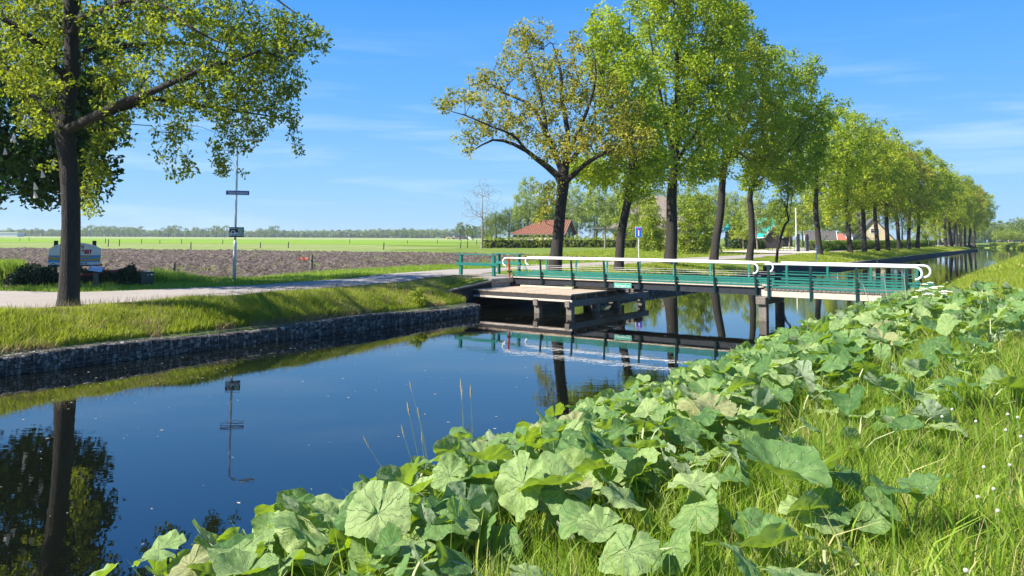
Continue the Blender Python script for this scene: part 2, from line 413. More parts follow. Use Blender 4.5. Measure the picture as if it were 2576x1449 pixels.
# road
m, nt, out = mat_new('road_asphalt')
g_ = nd(nt, 'ShaderNodeNewGeometry')
n1 = nd(nt, 'ShaderNodeTexNoise', Scale=.5, Detail=6.0, Roughness=.6, Vector=g_.outputs['Position'])
n2 = nd(nt, 'ShaderNodeTexNoise', Scale=60.0, Detail=3.0, Roughness=.8, Vector=g_.outputs['Position'])
c = mixrgb(nt, .5, ramp(nt, n1.outputs['Fac'], [(.3, (.25, .215, .18)), (.7, (.36, .31, .265))]), ramp(nt, n2.outputs['Fac'], [(.35, (.2, .175, .15)), (.65, (.42, .37, .32))]))
p = nd(nt, 'ShaderNodeBsdfPrincipled', Roughness=.9); nt.links.new(c, p.inputs['Base Color'])
b_ = nd(nt, 'ShaderNodeBump', Distance=.006); nt.links.new(n2.outputs['Fac'], b_.inputs['Height']); nt.links.new(b_.outputs[0], p.inputs['Normal'])
nt.links.new(p.outputs[0], out.inputs[0]); M['road'] = m
sr = np.concatenate([np.arange(-60, 80, .8), np.arange(80, 300, 5.)])
P = []
for t in np.linspace(0, 1, 9):
    o_ = road_near(sr)*(1-t)+road_far(sr)*t+(.12*(fnoise(sr, sr*0, .7, 11+int(t*8))-.5) if t in (0, 1) else 0)
    P.append(np.stack([P0.x+U.x*sr+N.x*o_, P0.y+U.y*sr+N.y*o_, 0*sr+np.maximum(z_left(sr, o_), 1.0)+.035], -1))
P = np.stack(P, 1)
g = link_mesh('road', grid_mesh('road', P[:, ::-1]), M['road']); tag(g, kind='structure')
# bridge approach on the left: short paved link from the road to the deck
BU = Vector((0.8175, -0.576, 0)); BW = Vector((0.576, 0.8175, 0)); B0 = Vector((4.3, 29.8, 0))
def bp_(t, w=0, z=0): return B0+BU*t+BW*w+Vector((0, 0, z))
P = []
for t in np.linspace(-5.35, -10.6, 9):
    k = (-5.35-t)/5.25
    P.append([bp_(t, w_, 1.135) for w_ in np.linspace(.05-1.5*k*k, 1.25+1.3*k*k, 5)])
g = link_mesh('pavement', grid_mesh('pavement', np.array(P)), M['road']); tag(g, kind='structure')
# driveway/yard patches behind the verge
def sheet(name, pts, z, mat, kind='structure'):
    b = MB(); b.add([(x, y, z) for x, y in pts], [tuple(range(len(pts)))]); o = b.build(name, mat); tag(o, kind=kind)
    return o
# fields, each a strip on the ground sheet
def fld(name, y0, y1, z, mat, tilt=.27, x0=-1500, x1=200):
    pts = [(x0, y0-tilt*(x0+9)*.35), (x1, y0-tilt*(x1+9)*.35), (x1, y1-tilt*(x1+9)*.35), (x0, y1-tilt*(x0+9)*.35)]
    sheet(name, pts, z, mat)
def strip(name, rows, z, mat):
    b = MB(); n = len(rows[0]); vs = [(x, y, z) for r_ in rows for x, y in r_]
    b.add(vs, [(i, i+1, n+i+1, n+i) for i in range(n-1)]); o = b.build(name, mat); tag(o, kind='structure')
def edge(pys, z):    # points of a field edge from the surveyed line, at height z
    return [tuple(on_z(px, py, z)[:2]) for px, py in pys]
e1 = [(-250, 150), (-72, 110), (-30, 98), (-8, 91), (4, 80), (13, 74)]
e2 = [(-330, 230), (-150, 200), (-60, 190), (-8, 178), (8, 160), (20, 150)]
e3 = [(-900, 470), (-400, 450), (-160, 430), (-20, 400), (25, 360), (60, 320)]
e4 = [(-1800, 1000), (-900, 1050), (-400, 1050), (-50, 1000), (150, 900), (300, 800)]
strip('mown_meadow', [e1, e2], .90, M['mown'])
strip('meadow', [e2, e3], .93, M['meadow'])
strip('far_field', [e3, e4], .95, M['pale_field'])

# ploughed field: displaced clods
st = .22
gx = np.arange(-150, 16, st); gy = np.arange(14, 145, st)
X, Y = np.meshgrid(gx, gy, indexing='ij')
X = X+(fnoise(X, Y, 3, 21, 1)-.5)*st; Y = Y+(fnoise(X, Y, 3, 22, 1)-.5)*st
S_ = (X-P0.x)*U.x+(Y-P0.y)*U.y; O_ = (X-P0.x)*N.x+(Y-P0.y)*N.y
near = np.interp(S_, [-60, 20, 34, 60, 80], [11.8, 11.8, 14.6, 14.0, 13.5])+(fnoise(X, Y, .5, 23)-.5)*.9
farY = np.interp(X, [-250, -72, -30, -8, 4, 13], [150, 110, 98, 91, 80, 74])
inside = (O_ > near) & (Y < farY) & (X < 13)
cl = fnoise(X, Y, 3.0, 24, 2); cl2 = fnoise(X*1.0, Y*1.0, .35, 25, 2)
h = .84+.62*np.clip(cl-.42, 0, 1)**1.0+.10*(cl2-.5)
h = np.where(inside, h, .6)
keep = (inside[:-1, :-1] & inside[1:, 1:] & inside[1:, :-1] & inside[:-1, 1:])
m, nt, out = mat_new('ploughed_soil')
g_ = nd(nt, 'ShaderNodeNewGeometry')
n1 = nd(nt, 'ShaderNodeTexNoise', Scale=3.6, Detail=8.0, Roughness=.75, Vector=g_.outputs['Position'])
n3 = nd(nt, 'ShaderNodeTexNoise', Scale=.16, Detail=4.0, Roughness=.6, Vector=g_.outputs['Position'])
c = ramp(nt, n1.outputs['Fac'], [(.36, (.030, .023, .019)), (.5, (.115, .090, .075)), (.64, (.26, .21, .175))])
gmask = ramp(nt, n3.outputs['Fac'], [(.56, (0, 0, 0)), (.70, (.55, .55, .55))])
n4 = nd(nt, 'ShaderNodeTexNoise', Scale=5.0, Detail=3.0, Vector=g_.outputs['Position'])
gm = mixrgb(nt, ramp(nt, n4.outputs['Fac'], [(.5, (0, 0, 0)), (.56, (1, 1, 1))]), (0, 0, 0), gmask)
c = mixrgb(nt, gm, c, (.12, .17, .03))
p = nd(nt, 'ShaderNodeBsdfPrincipled', Roughness=.95); nt.links.new(c, p.inputs['Base Color']); p.inputs['Specular IOR Level'].default_value = .15
b_ = nd(nt, 'ShaderNodeBump', Distance=.2); nt.links.new(n1.outputs['Fac'], b_.inputs['Height']); nt.links.new(b_.outputs[0], p.inputs['Normal'])
nt.links.new(p.outputs[0], out.inputs[0]); M['soil'] = m
g = link_mesh('ploughed_field', grid_mesh('ploughed_field', np.stack([X, Y, h], -1), keep), m); tag(g, kind='structure')

# ================================================================== gabion revetment (stone-filled baskets) along the left waterline
m, nt, out = mat_new('gabion_stone')
t_ = nd(nt, 'ShaderNodeTexCoord')
v = nd(nt, 'ShaderNodeTexVoronoi', Scale=10.5, Vector=t_.outputs['Object']); v.inputs['Randomness'].default_value = 1
v2 = nd(nt, 'ShaderNodeTexVoronoi', Scale=10.5, Vector=t_.outputs['Object'], feature='DISTANCE_TO_EDGE')
n1 = nd(nt, 'ShaderNodeTexNoise', Scale=25.0, Detail=5.0, Vector=t_.outputs['Object'])
sc_ = nd(nt, 'ShaderNodeSeparateColor'); nt.links.new(v.outputs['Color'], sc_.inputs[0])
c = ramp(nt, sc_.outputs[0], [(0, (.02, .018, .015)), (.6, (.075, .068, .058)), (1, (.36, .33, .28))])
c = mixrgb(nt, .25, c, ramp(nt, n1.outputs['Fac'], [(.35, (.02, .018, .015)), (.7, (.24, .22, .18))]))
gap = ramp(nt, v2.outputs['Distance'], [(.0, (0, 0, 0)), (.09, (1, 1, 1))])
c = mixrgb(nt, gap, (.015, .015, .014), c)
p = nd(nt, 'ShaderNodeBsdfPrincipled', Roughness=.85); nt.links.new(c, p.inputs['Base Color'])
b_ = nd(nt, 'ShaderNodeBump', Distance=.03); b_.inputs['Distance'].default_value = .05; nt.links.new(gap, b_.inputs['Height']); nt.links.new(b_.outputs[0], p.inputs['Normal'])
nt.links.new(p.outputs[0], out.inputs[0]); M['gabion'] = m
M['wire'] = simple('rusty_galvanised_wire', (.25, .25, .24), .5, .2, 20, metal=.5)
def gabion_wall(s0, s1, label, top=.37, wires=True):
    x, y = so_xy(s0, 0); root = thing('gabion_wall', (x, y, 0), label, 'wall')
    sa = np.arange(s0, s1+.01, .09); rows = []
    prof = [(0.02, -.5), (0, .0), (0, .12), (0, .24), (.01, .33), (.04, top), (.14, top+.01), (.26, top), (.38, top), (.46, top-.02), (.5, .2)]
    for o_, z_ in prof:
        nn = fnoise(sa, sa*0+z_*4+o_*7, 9, 31, 2)-.5
        oo_ = o_-nn*.075*(1 if z_ > -.3 else 0); zz = z_+nn*.05*(1 if z_ > .2 else 0)+.03*np.sin(sa*.8)*(z_ > .2)+.03*(fnoise(sa, sa*0, .4, 33, 2)-.5)*2*(z_ > .2)
        rows.append(np.stack([P0.x+U.x*sa+N.x*oo_-x, P0.y+U.y*sa+N.y*oo_-y, zz], -1))
    link_mesh('stone_fill', grid_mesh('stone_fill', np.stack(rows, 1)[:, ::-1]), M['gabion'], root)
    e = MB()
    for s_ in (s0, s1):
        pts = [Vector((*so_xy(s_, o_), z_)) for o_, z_ in prof]; e.add(pts, [tuple(range(len(pts)))])
    e.build('stone_end', M['gabion'], root)
    if wires:
        b = MB()
        for s_ in np.arange(s0, s1, .5 if s1-s0 > 30 else .25):
            pp = [Vector((*so_xy(s_, o_), z_+.0)) for o_, z_ in ((-.045, -.05), (-.045, .2), (-.035, top+.02), (.05, top+.045), (.46, top+.03))]
            b.tube(pp, .0035, 3, False)
        for o_, z_ in ((-.05, .1), (-.05, .22), (-.035, top+.02), (.2, top+.045), (.42, top+.04)):
            pts = [Vector((*so_xy(s_, o_), z_)) for s_ in np.linspace(s0, s1, max(2, int((s1-s0)/2)))]; b.tube(pts, .004, 3, False)
        b.build('wire_mesh', M['wire'], root)
    return root
gabion_wall(-14, 15.75, 'grey stone-filled gabion wall along the waterline in front of the large left oak')
gabion_wall(24.1, 49.5, 'darker stone gabion wall seen under and beyond the footbridge', wires=False)
# concrete-capped sheet piling landing and low edge beyond
def canal_wall(name, pts_so, z0, top, thick, mat, label, cat='wall', cap=None):
    x, y = so_xy(*pts_so[0]); root = thing(name, (x, y, 0), label, cat)
    b = MB()
    for (s0, o0), (s1, o1) in zip(pts_so[:-1], pts_so[1:]):
        a, c_ = Vector((*so_xy(s0, o0+thick/2), 0)), Vector((*so_xy(s1, o1+thick/2), 0))
        z1 = top(s0) if callable(top) else top
        b.beam(a+Vector((0, 0, (z0+z1)/2)), c_+Vector((0, 0, (z0+z1)/2)), thick, z1-z0)
    b.build('sheet_piling', mat, root)
    c = MB()
    for (s0, o0), (s1, o1) in zip(pts_so[:-1], pts_so[1:]):
        z1 = (top(s0) if callable(top) else top)+.03
        a, c_ = Vector((*so_xy(s0, o0+thick/2), z1)), Vector((*so_xy(s1, o1+thick/2), z1)); c.beam(a, c_, thick+.12, .06)
    c.build('capping_beam', cap or M['timber'], root)
    return root
lw = canal_wall('quay_wall', [(49.6, -.1), (56, -.1), (63, -.1)], -.8, .78, .4, M['tardk'], 'dark timber quay wall of the landing on the far side of the bridge', cap=M['concrete'])
pl = [(s_, float(front_o(s_))-.42) for s_ in list(range(63, 205, 8))+list(range(205, 224, 2))]
canal_wall('canal_edging', pl, -.6, .36, .3, M['tardk'], 'long low black edging that follows the left bank to the bend', cap=M['timber'])

# ================================================================== wing wall and abutment at the left end of the bridge
def slab(b, p0, p1, z00, z01, z10, z11, th):   # wall panel between p0 and p1 with bottom and top heights at both ends
    d = (Vector(p1)-Vector(p0)); n = Vector((d.y, -d.x, 0)).normalized()*th
    a, c = Vector((p0[0], p0[1], 0)), Vector((p1[0], p1[1], 0))
    poly = [a+Vector((0, 0, z00)), c+Vector((0, 0, z10)), c+Vector((0, 0, z11)), a+Vector((0, 0, z01))]
    b.prism(poly, -n)
ww = thing('wing_wall', (*so_xy(15.8, .5), 0), 'dark sloping timber wing wall left of the bridge platform', 'wall')
b = MB(); slab(b, so_xy(12.6, 1.75), so_xy(19.0, 1.7), .1, .42, -.6, 1.03, .12); b.build('planking', M['tardk'], ww)
b = MB(); pA, pB = so_xy(12.6, 1.68), so_xy(19.0, 1.63); b.beam((*pA, .45), (*pB, 1.06), .16, .06); b.build('coping', M['timber'], ww)
ab = thing('bridge_abutment', tuple(bp_(-5.4, 0, 0)), 'pale weathered timber abutment block under the left end of the bridge', 'abutment')
b = MB()
b.box(bp_(-5.9, -.1, 1.02), (1.5, 2.9, .2), math.atan2(BU.y, BU.x), bev=.02); b.box(bp_(-5.75, -.05, .78), (1.1, 2.8, .28), math.atan2(BU.y, BU.x), bev=.02)
b.build('bearing_block', M['concrete'], ab)
b = MB(); slab(b, so_xy(19.0, 1.72), so_xy(23.9, 1.72), -.6, 1.0, -.6, 1.0, .15); b.build('back_wall', M['tardk'], ab)
ww2 = thing('wing_wall', (*so_xy(24, .5), 0), 'short dark timber wing wall hidden behind the bridge deck', 'wall')
b = MB(); slab(b, so_xy(23.9, 1.75), so_xy(27.0, 1.75), -.6, 1.0, .1, .6, .12); b.build('planking', M['tardk'], ww2)

# ================================================================== timber platform under the swing span
pf = thing('timber_platform', tuple(bp_(-2.3, -1.6, 0)), 'square pale-decked timber platform on piles under the left half of the bridge', 'platform')
A = on_z(1180, 727, .75); Bc = on_z(1437, 741, .75); A.z = Bc.z = 0
pu = (Bc-A).normalized(); pv = Vector((-pu.y, pu.x, 0)); LP = (Bc-A).length
def pp(a, c, z): return A+pu*a+pv*c+Vector((0, 0, z))
b = MB()
nb = 21
for i in range(nb):
    a = (i+.5)*LP/nb
    b.box(pp(a, 1.72, .735+.004*rnd.uniform(-1, 1)), (LP/nb-.012, 3.44+rnd.uniform(-.03, .02), .045), math.atan2(pu.y, pu.x))
b.build('deck_plank', M['deck'], pf)
b = MB(); b.beam(pp(0.0, .04, .615), pp(LP-.02, .04, .615), .08, .17); b.build('edge_beam', M['tardk'], pf)
b = MB(); b.beam(pp(.25, -.02, .505), pp(LP+.06, -.02, .505), .06, .075, .01); b.build('edge_board', M['pale_timber'], pf)
for k in range(8):                            # joists running with the canal, ends seen on the right-hand side
    b = MB(); c = .35+k*.78
    b.beam(pp(LP*.35 if k > 4 else .2, c, .62), pp(LP-.03, c, .62), .11, .16, .01); b.build('joist', M['timber'], pf)
for a, w_ in ((LP-.12, .22), (LP-1.5, .22)):
    b = MB(); b.beam(pp(a, -.1, .40), pp(a, 6.4, .40), .2, .24, .015); b.build('cap_beam', M['timber'], pf)
for a in (LP-.12, LP-1.5):
    for c in (.12, 2.0, 3.7, 5.9):
        b = MB(); b.box(pp(a+rnd.uniform(-.02, .02), c, -.35), (.24, .24, 1.26), math.atan2(pu.y, pu.x), bev=.02); b.build('pile', M['timber'], pf)
b = MB(); b.beam(pp(LP-.1, 4.1, .7), pp(LP-.1, 4.9, .28), .03, .06); b.build('brace', M['timber'], pf)
for (a0, a1, c) in ((.9, 3.4, 2.3), (3.3, LP-.1, 2.9)):     # raised bearing rails on the platform
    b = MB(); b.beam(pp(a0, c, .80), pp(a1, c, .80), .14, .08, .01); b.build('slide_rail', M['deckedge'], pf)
for (c, wd) in ((4.3, .6), (5.6, .5)):
    b = MB(); b.box(pp(LP-1.2, c, .73), (2.2, wd, .05), math.atan2(pu.y, pu.x)); b.build('loose_plank', M['deckedge'], pf)

# ================================================================== swing span
ANG = math.atan2(BU.y, BU.x)
def hand(b, pts, r_, n=12): b.tube(pts, r_, n)
def scroll(t_end, w, z, sgn, r=.17):
    """points of the downward curl at a handrail end"""
    pts = []
    for a in range(0, 181, 15):
        an = R(a); pts.append(bp_(t_end+sgn*math.sin(an)*r, w, z-r+math.cos(an)*r))
    return pts
sw = thing('swing_bridge', tuple(bp_(0, .65, .83)), 'green railed footbridge span with white handrails over the water, sign Eppingadraai on its beam', 'bridge')
T0, T1 = -5.3, 5.28; DW = 1.3; ZD = 1.15
def camber(t): return .03*(1-((t-0)/5.5)**2)
ts = np.linspace(T0, T1, 9)
for w_ in (0.03, DW-.03):
    b = MB()
    for t0, t1 in zip(ts[:-1], ts[1:]):
        b.beam(bp_(t0, w_, .975+camber(t0)), bp_(t1, w_, .975+camber(t1)), .09, .27 if w_ < 1 else .27)
    for zf in (.85, 1.1):
        for t0, t1 in zip(ts[:-1], ts[1:]): b.beam(bp_(t0, w_, zf+camber(t0)), bp_(t1, w_, zf+camber(t1)), .15, .022)
    b.build('main_beam', M['black'], sw)
b = MB()
t = T0
while t < T1-.05:
    b.box(bp_(t+.07, DW/2, ZD-.012+camber(t)+rnd.uniform(-.003, .003)), (.128, DW+.12, .035), ANG); t += .14
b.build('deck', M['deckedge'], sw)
RZ = 1.93
for side in (0, 1):
    w_ = 0.0 if side == 0 else DW; outw = -1 if side == 0 else 1
    root = sw
    posts = [(-3.7+1.465*k) for k in range(7)] if side == 0 else [(-4.45+1.465*k) for k in range(7)]
    mt = M['dkgreen'] if side == 0 else M['green']  # near posts darker than the far ones: their shade is put into the colour
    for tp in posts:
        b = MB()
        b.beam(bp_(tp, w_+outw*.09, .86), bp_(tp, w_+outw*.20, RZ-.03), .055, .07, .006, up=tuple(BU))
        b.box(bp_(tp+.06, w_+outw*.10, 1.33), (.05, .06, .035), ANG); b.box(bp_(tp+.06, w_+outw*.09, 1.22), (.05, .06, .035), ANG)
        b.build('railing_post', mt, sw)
    for k, z_ in enumerate((1.20, 1.275, 1.35)):
        b = MB(); b.beam(bp_(T0+.15, w_+outw*(.06+.012*k), z_), bp_(T1, w_+outw*(.06+.012*k), z_), .03, .062, .004); b.build('kick_board', M['green'], sw)
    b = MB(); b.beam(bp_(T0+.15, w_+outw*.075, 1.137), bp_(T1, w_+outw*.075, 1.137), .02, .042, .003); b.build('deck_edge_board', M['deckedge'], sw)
    for z_ in (1.52, 1.60):
        b = MB(); b.tube([bp_(tt, w_+outw*(.09+(z_-.86)*.1), z_+(.02*math.sin(tt*2.1))*.3) for tt in np.linspace(T0, T1, 12)], .0055, 5); b.build('railing_wire', M['wire'], sw)
    b = MB(); z_ = RZ; wr = w_+outw*.205
    pts = list(reversed(scroll(T0-.1, wr, z_, -1)))+[bp_(tt, wr, z_+camber(tt)*.6) for tt in np.linspace(T0, T1-.35, 14)]+scroll(T1-.25, wr, z_, 1)
    hand(b, pts, .031); b.build('handrail', M['white'], sw, True)
b = MB(); b.beam(bp_(-5.25, -.13, .80), bp_(-5.25, -.22, 1.9), .06, .07, .01, up=tuple(BU)); b.build('red_lever_post', M['red'], sw)
b = MB(); b.box(bp_(-5.25, -.17, 1.36), (.16, .10, .07), ANG, bev=.01); b.tube([bp_(-5.25, -.25, 1.36), bp_(-5.25, -.05, 1.36)], .035, 8)
b.build('lever_bracket', M['dkgreen'], sw)
b = MB(); b.box(bp_(-5.15, -.13, .8), (.16, .12, .18), ANG, bev=.01); b.build('lever_foot', M['black'], sw)
def text_mesh(txt, size, loc, right, up, mat, name, parent, extr=.002, align='CENTER', shear=0, bold=0.0, sx=1.0):
    cu = bpy.data.curves.new('t', 'FONT'); cu.body = txt; cu.size = size; cu.extrude = extr; cu.align_x = align; cu.align_y = 'CENTER'; cu.shear = shear; cu.offset = bold
    ob = bpy.data.objects.new('t', cu); COL.objects.link(ob)
    bpy.context.view_layer.update()
    me = bpy.data.meshes.new_from_object(ob.evaluated_get(bpy.context.evaluated_depsgraph_get()))
    bpy.data.objects.remove(ob); bpy.data.curves.remove(cu)
    r_ = Vector(right).normalized(); u_ = Vector(up).normalized(); n_ = r_.cross(u_); off = woff(parent)
    for v in me.vertices:
        p_ = Vector(loc)+r_*v.co.x*sx+u_*v.co.y+n_*v.co.z-off; v.co = p_
    me.materials.clear()
    return link_mesh(name, me, mat, parent)
sgp = bp_(0, -.105, .985)
b = MB(); b.box(sgp, (.74, .02, .19), ANG, bev=.004); sg = b.build('bridge_name_sign', M['signgreen'], sw)
NF = -BW
b = MB()
for z_ in (-.082, .082): b.beam(sgp+NF*.012+BU*-.355+Vector((0, 0, z_)), sgp+NF*.012+BU*.355+Vector((0, 0, z_)), .004, .008)
for x_ in (-.358, .358): b.beam(sgp+NF*.012+BU*x_+Vector((0, 0, -.086)), sgp+NF*.012+BU*x_+Vector((0, 0, .086)), .008, .004)
b.build('sign_border', M['whitetext'], sg)
text_mesh('Eppingadraai', .125, sgp+NF*.012, BU, (0, 0, 1), M['whitetext'], 'sign_lettering', sg)

# fixed span on the right
fx = thing('fixed_bridge_span', tuple(bp_(8, .8, .8)), 'short fixed footbridge span with pale side beam reaching the right bank', 'bridge')
F0, F1 = 5.36, 11.6; FW = 1.7
for w_ in (-.02, FW+.02):
    b = MB(); b.beam(bp_(F0-.1, w_, .93), bp_(F1, w_, .93), .10, .23, .01); b.build('side_beam', M['pale_timber'], fx)
b = MB(); t = F0
while t < F1:
    b.box(bp_(t+.07, FW/2, 1.075+rnd.uniform(-.004, .004)), (.13, FW+.2, .055), ANG); t += .145
b.build('deck', M['timber'], fx)
for side in (0, 1):
    w_ = -.10 if side == 0 else FW+.10
    posts = [5.52, 6.9, 8.32, 9.76] if side == 0 else [5.6, 7.0, 8.4, 9.8]
    for i, tp in enumerate(posts):
        b = MB(); b.beam(bp_(tp, w_, .72), bp_(tp, w_, RZ-.05), .075 if i else .1, .075, .006, up=tuple(BU)); b.build('railing_post', M['dkgreen'] if side == 0 else M['green'], fx)  # near side again in the darker green, shade painted in
    for k, z_ in enumerate((1.15, 1.25, 1.35)):
        b = MB(); b.beam(bp_(F0+.05, w_+(.05 if side == 0 else -.05), z_), bp_(10.3, w_+(.05 if side == 0 else -.05), z_-.02), .03, .062, .004); b.build('kick_board', M['green'], fx)
    for z_ in (1.50, 1.61):
        b = MB(); b.tube([bp_(F0+.1, w_, z_), bp_(9.8, w_, z_)], .013, 6); b.build('railing_tube', M['green'], fx)
    b = MB(); e_ = 9.98
    pts = [bp_(tt, w_, RZ) for tt in np.linspace(F0+.05, e_, 8)]+scroll(e_+.02, w_, RZ, 1, .19)
    hand(b, pts, .036); b.build('handrail', M['white'], fx, True)
# pier below the joint
pr = thing('bridge_pier', tuple(bp_(5.45, .2, 0)), 'pair of grey timber piles with cap block under the joint of the bridge', 'pier')
b = MB(); b.box(bp_(5.32, .75, .68), (.34, 2.2, .26), ANG, bev=.02); b.build('cap_block', M['timber'], pr)
for t_, w_ in ((5.35, -.12), (5.42, 1.5)):
    b = MB(); b.box(bp_(t_, w_, -.1), (.27, .27, 1.3), ANG, bev=.02); b.build('pile', M['timber'], pr)
b = MB(); b.box(bp_(5.65, .85, -.1), (.16, .2, 1.3), ANG, bev=.02); b.build('pile', M['tardk'], pr)
pr2 = thing('bridge_pier', tuple(bp_(8.9, .8, 0)), 'single dark pile under the middle of the fixed span', 'pier')
b = MB(); b.box(bp_(8.9, .9, .3), (.2, .2, 1.0), ANG, bev=.02); b.box(bp_(8.9, .85, .76), (.24, 1.9, .1), ANG); b.build('pile', M['tardk'], pr2)
ra = thing('bridge_abutment', tuple(bp_(10.8, .8, .5)), 'low timber sill under the right end of the bridge behind the leaves', 'abutment')
b = MB(); b.box(bp_(11.6, .85, .72), (.5, 2.4, .5), ANG, bev=.02); b.build('sill', M['timber'], ra)

# green approach railings on the left bank
def approach(name, P1, P2, label, brace=None):
    root = thing(name, (P2[0], P2[1], 1.05), label, 'railing', 'green approach railings beside the road')
    for p_ in (P1, P2):
        b = MB(); b.box((p_[0], p_[1], 1.05+.47), (.13, .13, .98), math.atan2(P2[1]-P1[1], P2[0]-P1[0]), bev=.008); b.build('post', M['green'], root)
    d = Vector((P2[0]-P1[0], P2[1]-P1[1], 0)).normalized(); a, c = Vector((*P1[:2], 0)), Vector((*P2[:2], 0)); n = Vector((-d.y, d.x, 0))
    b = MB(); b.beam(a-d*.25+Vector((0, 0, 2.04)), c+d*.2+Vector((0, 0, 2.04)), .2, .035, .004); b.build('top_rail', M['green'], root)
    b = MB(); b.beam(a-d*.25-n*.085+Vector((0, 0, 1.62)), c+d*.25-n*.085+Vector((0, 0, 1.62)), .04, .13, .004); b.build('mid_rail', M['green'], root)
    if brace:
        b = MB(); b.tube([c+Vector((0, 0, 1.62))+d*.1, c+Vector((0, 0, 1.58))+d*.4, c+Vector((0, 0, 1.42))+d*.65, c+Vector((0, 0, 1.15))+d*.8], .035, 6); b.build('curved_brace', M['green'], root)
approach('approach_railing', bp_(-8.0, 0), bp_(-6.2, 0), 'green two-post railing nearer the water left of the bridge')
approach('approach_railing', bp_(-7.9, 2.7), bp_(-6.2, 1.9), 'green two-post railing nearer the road with curved brace at the bridge end', True)
# ================================================================== trees
M['bark'] = simple('furrowed_bark', (.024, .019, .014), .9, .4, 3.5, .05, 16, stretch=(3, 3, .7), dirt=(.10, .092, .075), dirtamt=.3)
M['bark_pale'] = simple('pale_grey_bark', (.20, .17, .13), .9, .3, 4, .015, 20, stretch=(3, 3, .8))
M['stake'] = simple('pale_stripped_bark', (.50, .46, .36), .9, .15, 6)
L_OAK = [(.15, (.030, .065, .008)), (.45, (.085, .145, .012)), (.7, (.18, .235, .018)), (.95, (.36, .36, .03))]
M['oak_leaf'] = leafy('fresh_oak_leaf', L_OAK, (.50, .56, .02), .48, gain=1.1)
M['oak_brown'] = leafy('bronze_spring_oak_leaf', [(.15, (.06, .075, .010)), (.42, (.15, .17, .018)), (.68, (.25, .255, .026)), (.92, (.31, .22, .045))], (.56, .48, .04), .45, gain=1.25)
M['oak_green'] = leafy('green_oak_leaf', [(.15, (.06, .10, .006)), (.45, (.15, .215, .010)), (.7, (.25, .31, .016)), (.95, (.36, .39, .03))], (.50, .62, .02), .48, gain=1.25)
M['row_leaf'] = leafy('row_tree_leaf', [(.15, (.05, .095, .006)), (.45, (.135, .20, .010)), (.7, (.25, .30, .016)), (.95, (.38, .38, .03))], (.58, .62, .02), .48, gain=1.25)
M['chestnut_leaf'] = leafy('chestnut_leaf', [(.2, (.010, .035, .006)), (.5, (.022, .070, .010)), (.8, (.05, .12, .016))], (.10, .22, .01), .28)
M['willow_leaf'] = leafy('pale_willow_leaf', [(.2, (.12, .17, .03)), (.5, (.22, .28, .06)), (.8, (.34, .39, .11))], (.40, .50, .10), .4, gain=1.1)
M['yg_leaf'] = leafy('yellow_green_leaf', [(.2, (.09, .14, .012)), (.5, (.18, .24, .02)), (.8, (.30, .34, .04))], (.5, .58, .03), .45, gain=1.15)
M['hedge_leaf'] = leafy('hedge_leaf', [(.2, (.03, .07, .008)), (.5, (.085, .15, .014)), (.8, (.17, .25, .02))], (.3, .42, .02), .35)
M['conifer'] = leafy('conifer_needle', [(.2, (.010, .030, .012)), (.5, (.02, .05, .02)), (.8, (.05, .085, .03))], (.05, .1, .02), .15)
M['far_leaf'] = leafy('far_tree_leaf', [(.2, (.06, .10, .02)), (.5, (.12, .17, .035)), (.8, (.20, .24, .06))], (.3, .4, .06), .35)
M['purple_leaf'] = leafy('copper_beech_leaf', [(.2, (.05, .02, .018)), (.5, (.10, .05, .035)), (.8, (.16, .09, .05))], (.2, .08, .05), .25)

def leaf_cloud(C, spread, k, size, rs, aspect=.55, upbias=.5, name='crown', curl=.25, flat=1.0, rosette=False, centre=None):
    """many small folded leaves; C (n,3) tuft centres, k leaves per tuft"""
    n = len(C); C = np.repeat(np.asarray(C), k, 0); m = n*k
    tone = np.repeat(rs.normal(0, .13, n), k)+rs.normal(.5, .10, m)
    d = rs.normal(size=(m, 3)); d /= np.linalg.norm(d, axis=1)[:, None]
    rad = spread*rs.random(m)**.5
    pos = C+d*rad[:, None]*np.array([1, 1, flat])
    nrm = rs.normal(size=(m, 3))*.9+d*.7; nrm[:, 2] = nrm[:, 2]+upbias*1.2
    nrm /= np.linalg.norm(nrm, axis=1)[:, None]
    ax = (d if rosette else rs.normal(size=(m, 3))); ax = ax-nrm*(ax*nrm).sum(1)[:, None]+1e-6; ax /= np.linalg.norm(ax, axis=1)[:, None]
    bx = np.cross(nrm, ax)
    L = size*rs.uniform(.65, 1.3, m)[:, None]; Wd = L*aspect*rs.uniform(.8, 1.2, m)[:, None]
    v0 = pos-ax*L*.5; v2 = pos+ax*L*.5-nrm*L*curl*.5
    v1 = pos+bx*Wd*.5+ax*L*.08+nrm*L*curl*.35; v3 = pos-bx*Wd*.5+ax*L*.08+nrm*L*curl*.35
    V = np.stack([v0, v1, v2, v3], 1).reshape(-1, 3)
    F = np.arange(4*m).reshape(m, 4)
    return V, F, np.repeat(tone, 4)
def resample(pts, rad, step):
    pts = [Vector(p) for p in pts]; P = []; Rr = []
    for i in range(len(pts)-1):
        L = (pts[i+1]-pts[i]).length; k = max(1, int(L/step))
        p_1 = pts[i-1] if i else pts[i]*2-pts[i+1]; p2 = pts[i+2] if i+2 < len(pts) else pts[i+1]*2-pts[i]
        for j in range(k):
            t = j/k
            q = .5*((2*pts[i])+(pts[i+1]-p_1)*t+(2*p_1-5*pts[i]+4*pts[i+1]-p2)*t*t+(-p_1+3*pts[i]-3*pts[i+1]+p2)*t**3)
            P.append(q); Rr.append(rad[i]*(1-t)+rad[i+1]*t)
    P.append(pts[-1]); Rr.append(rad[-1]); return P, Rr
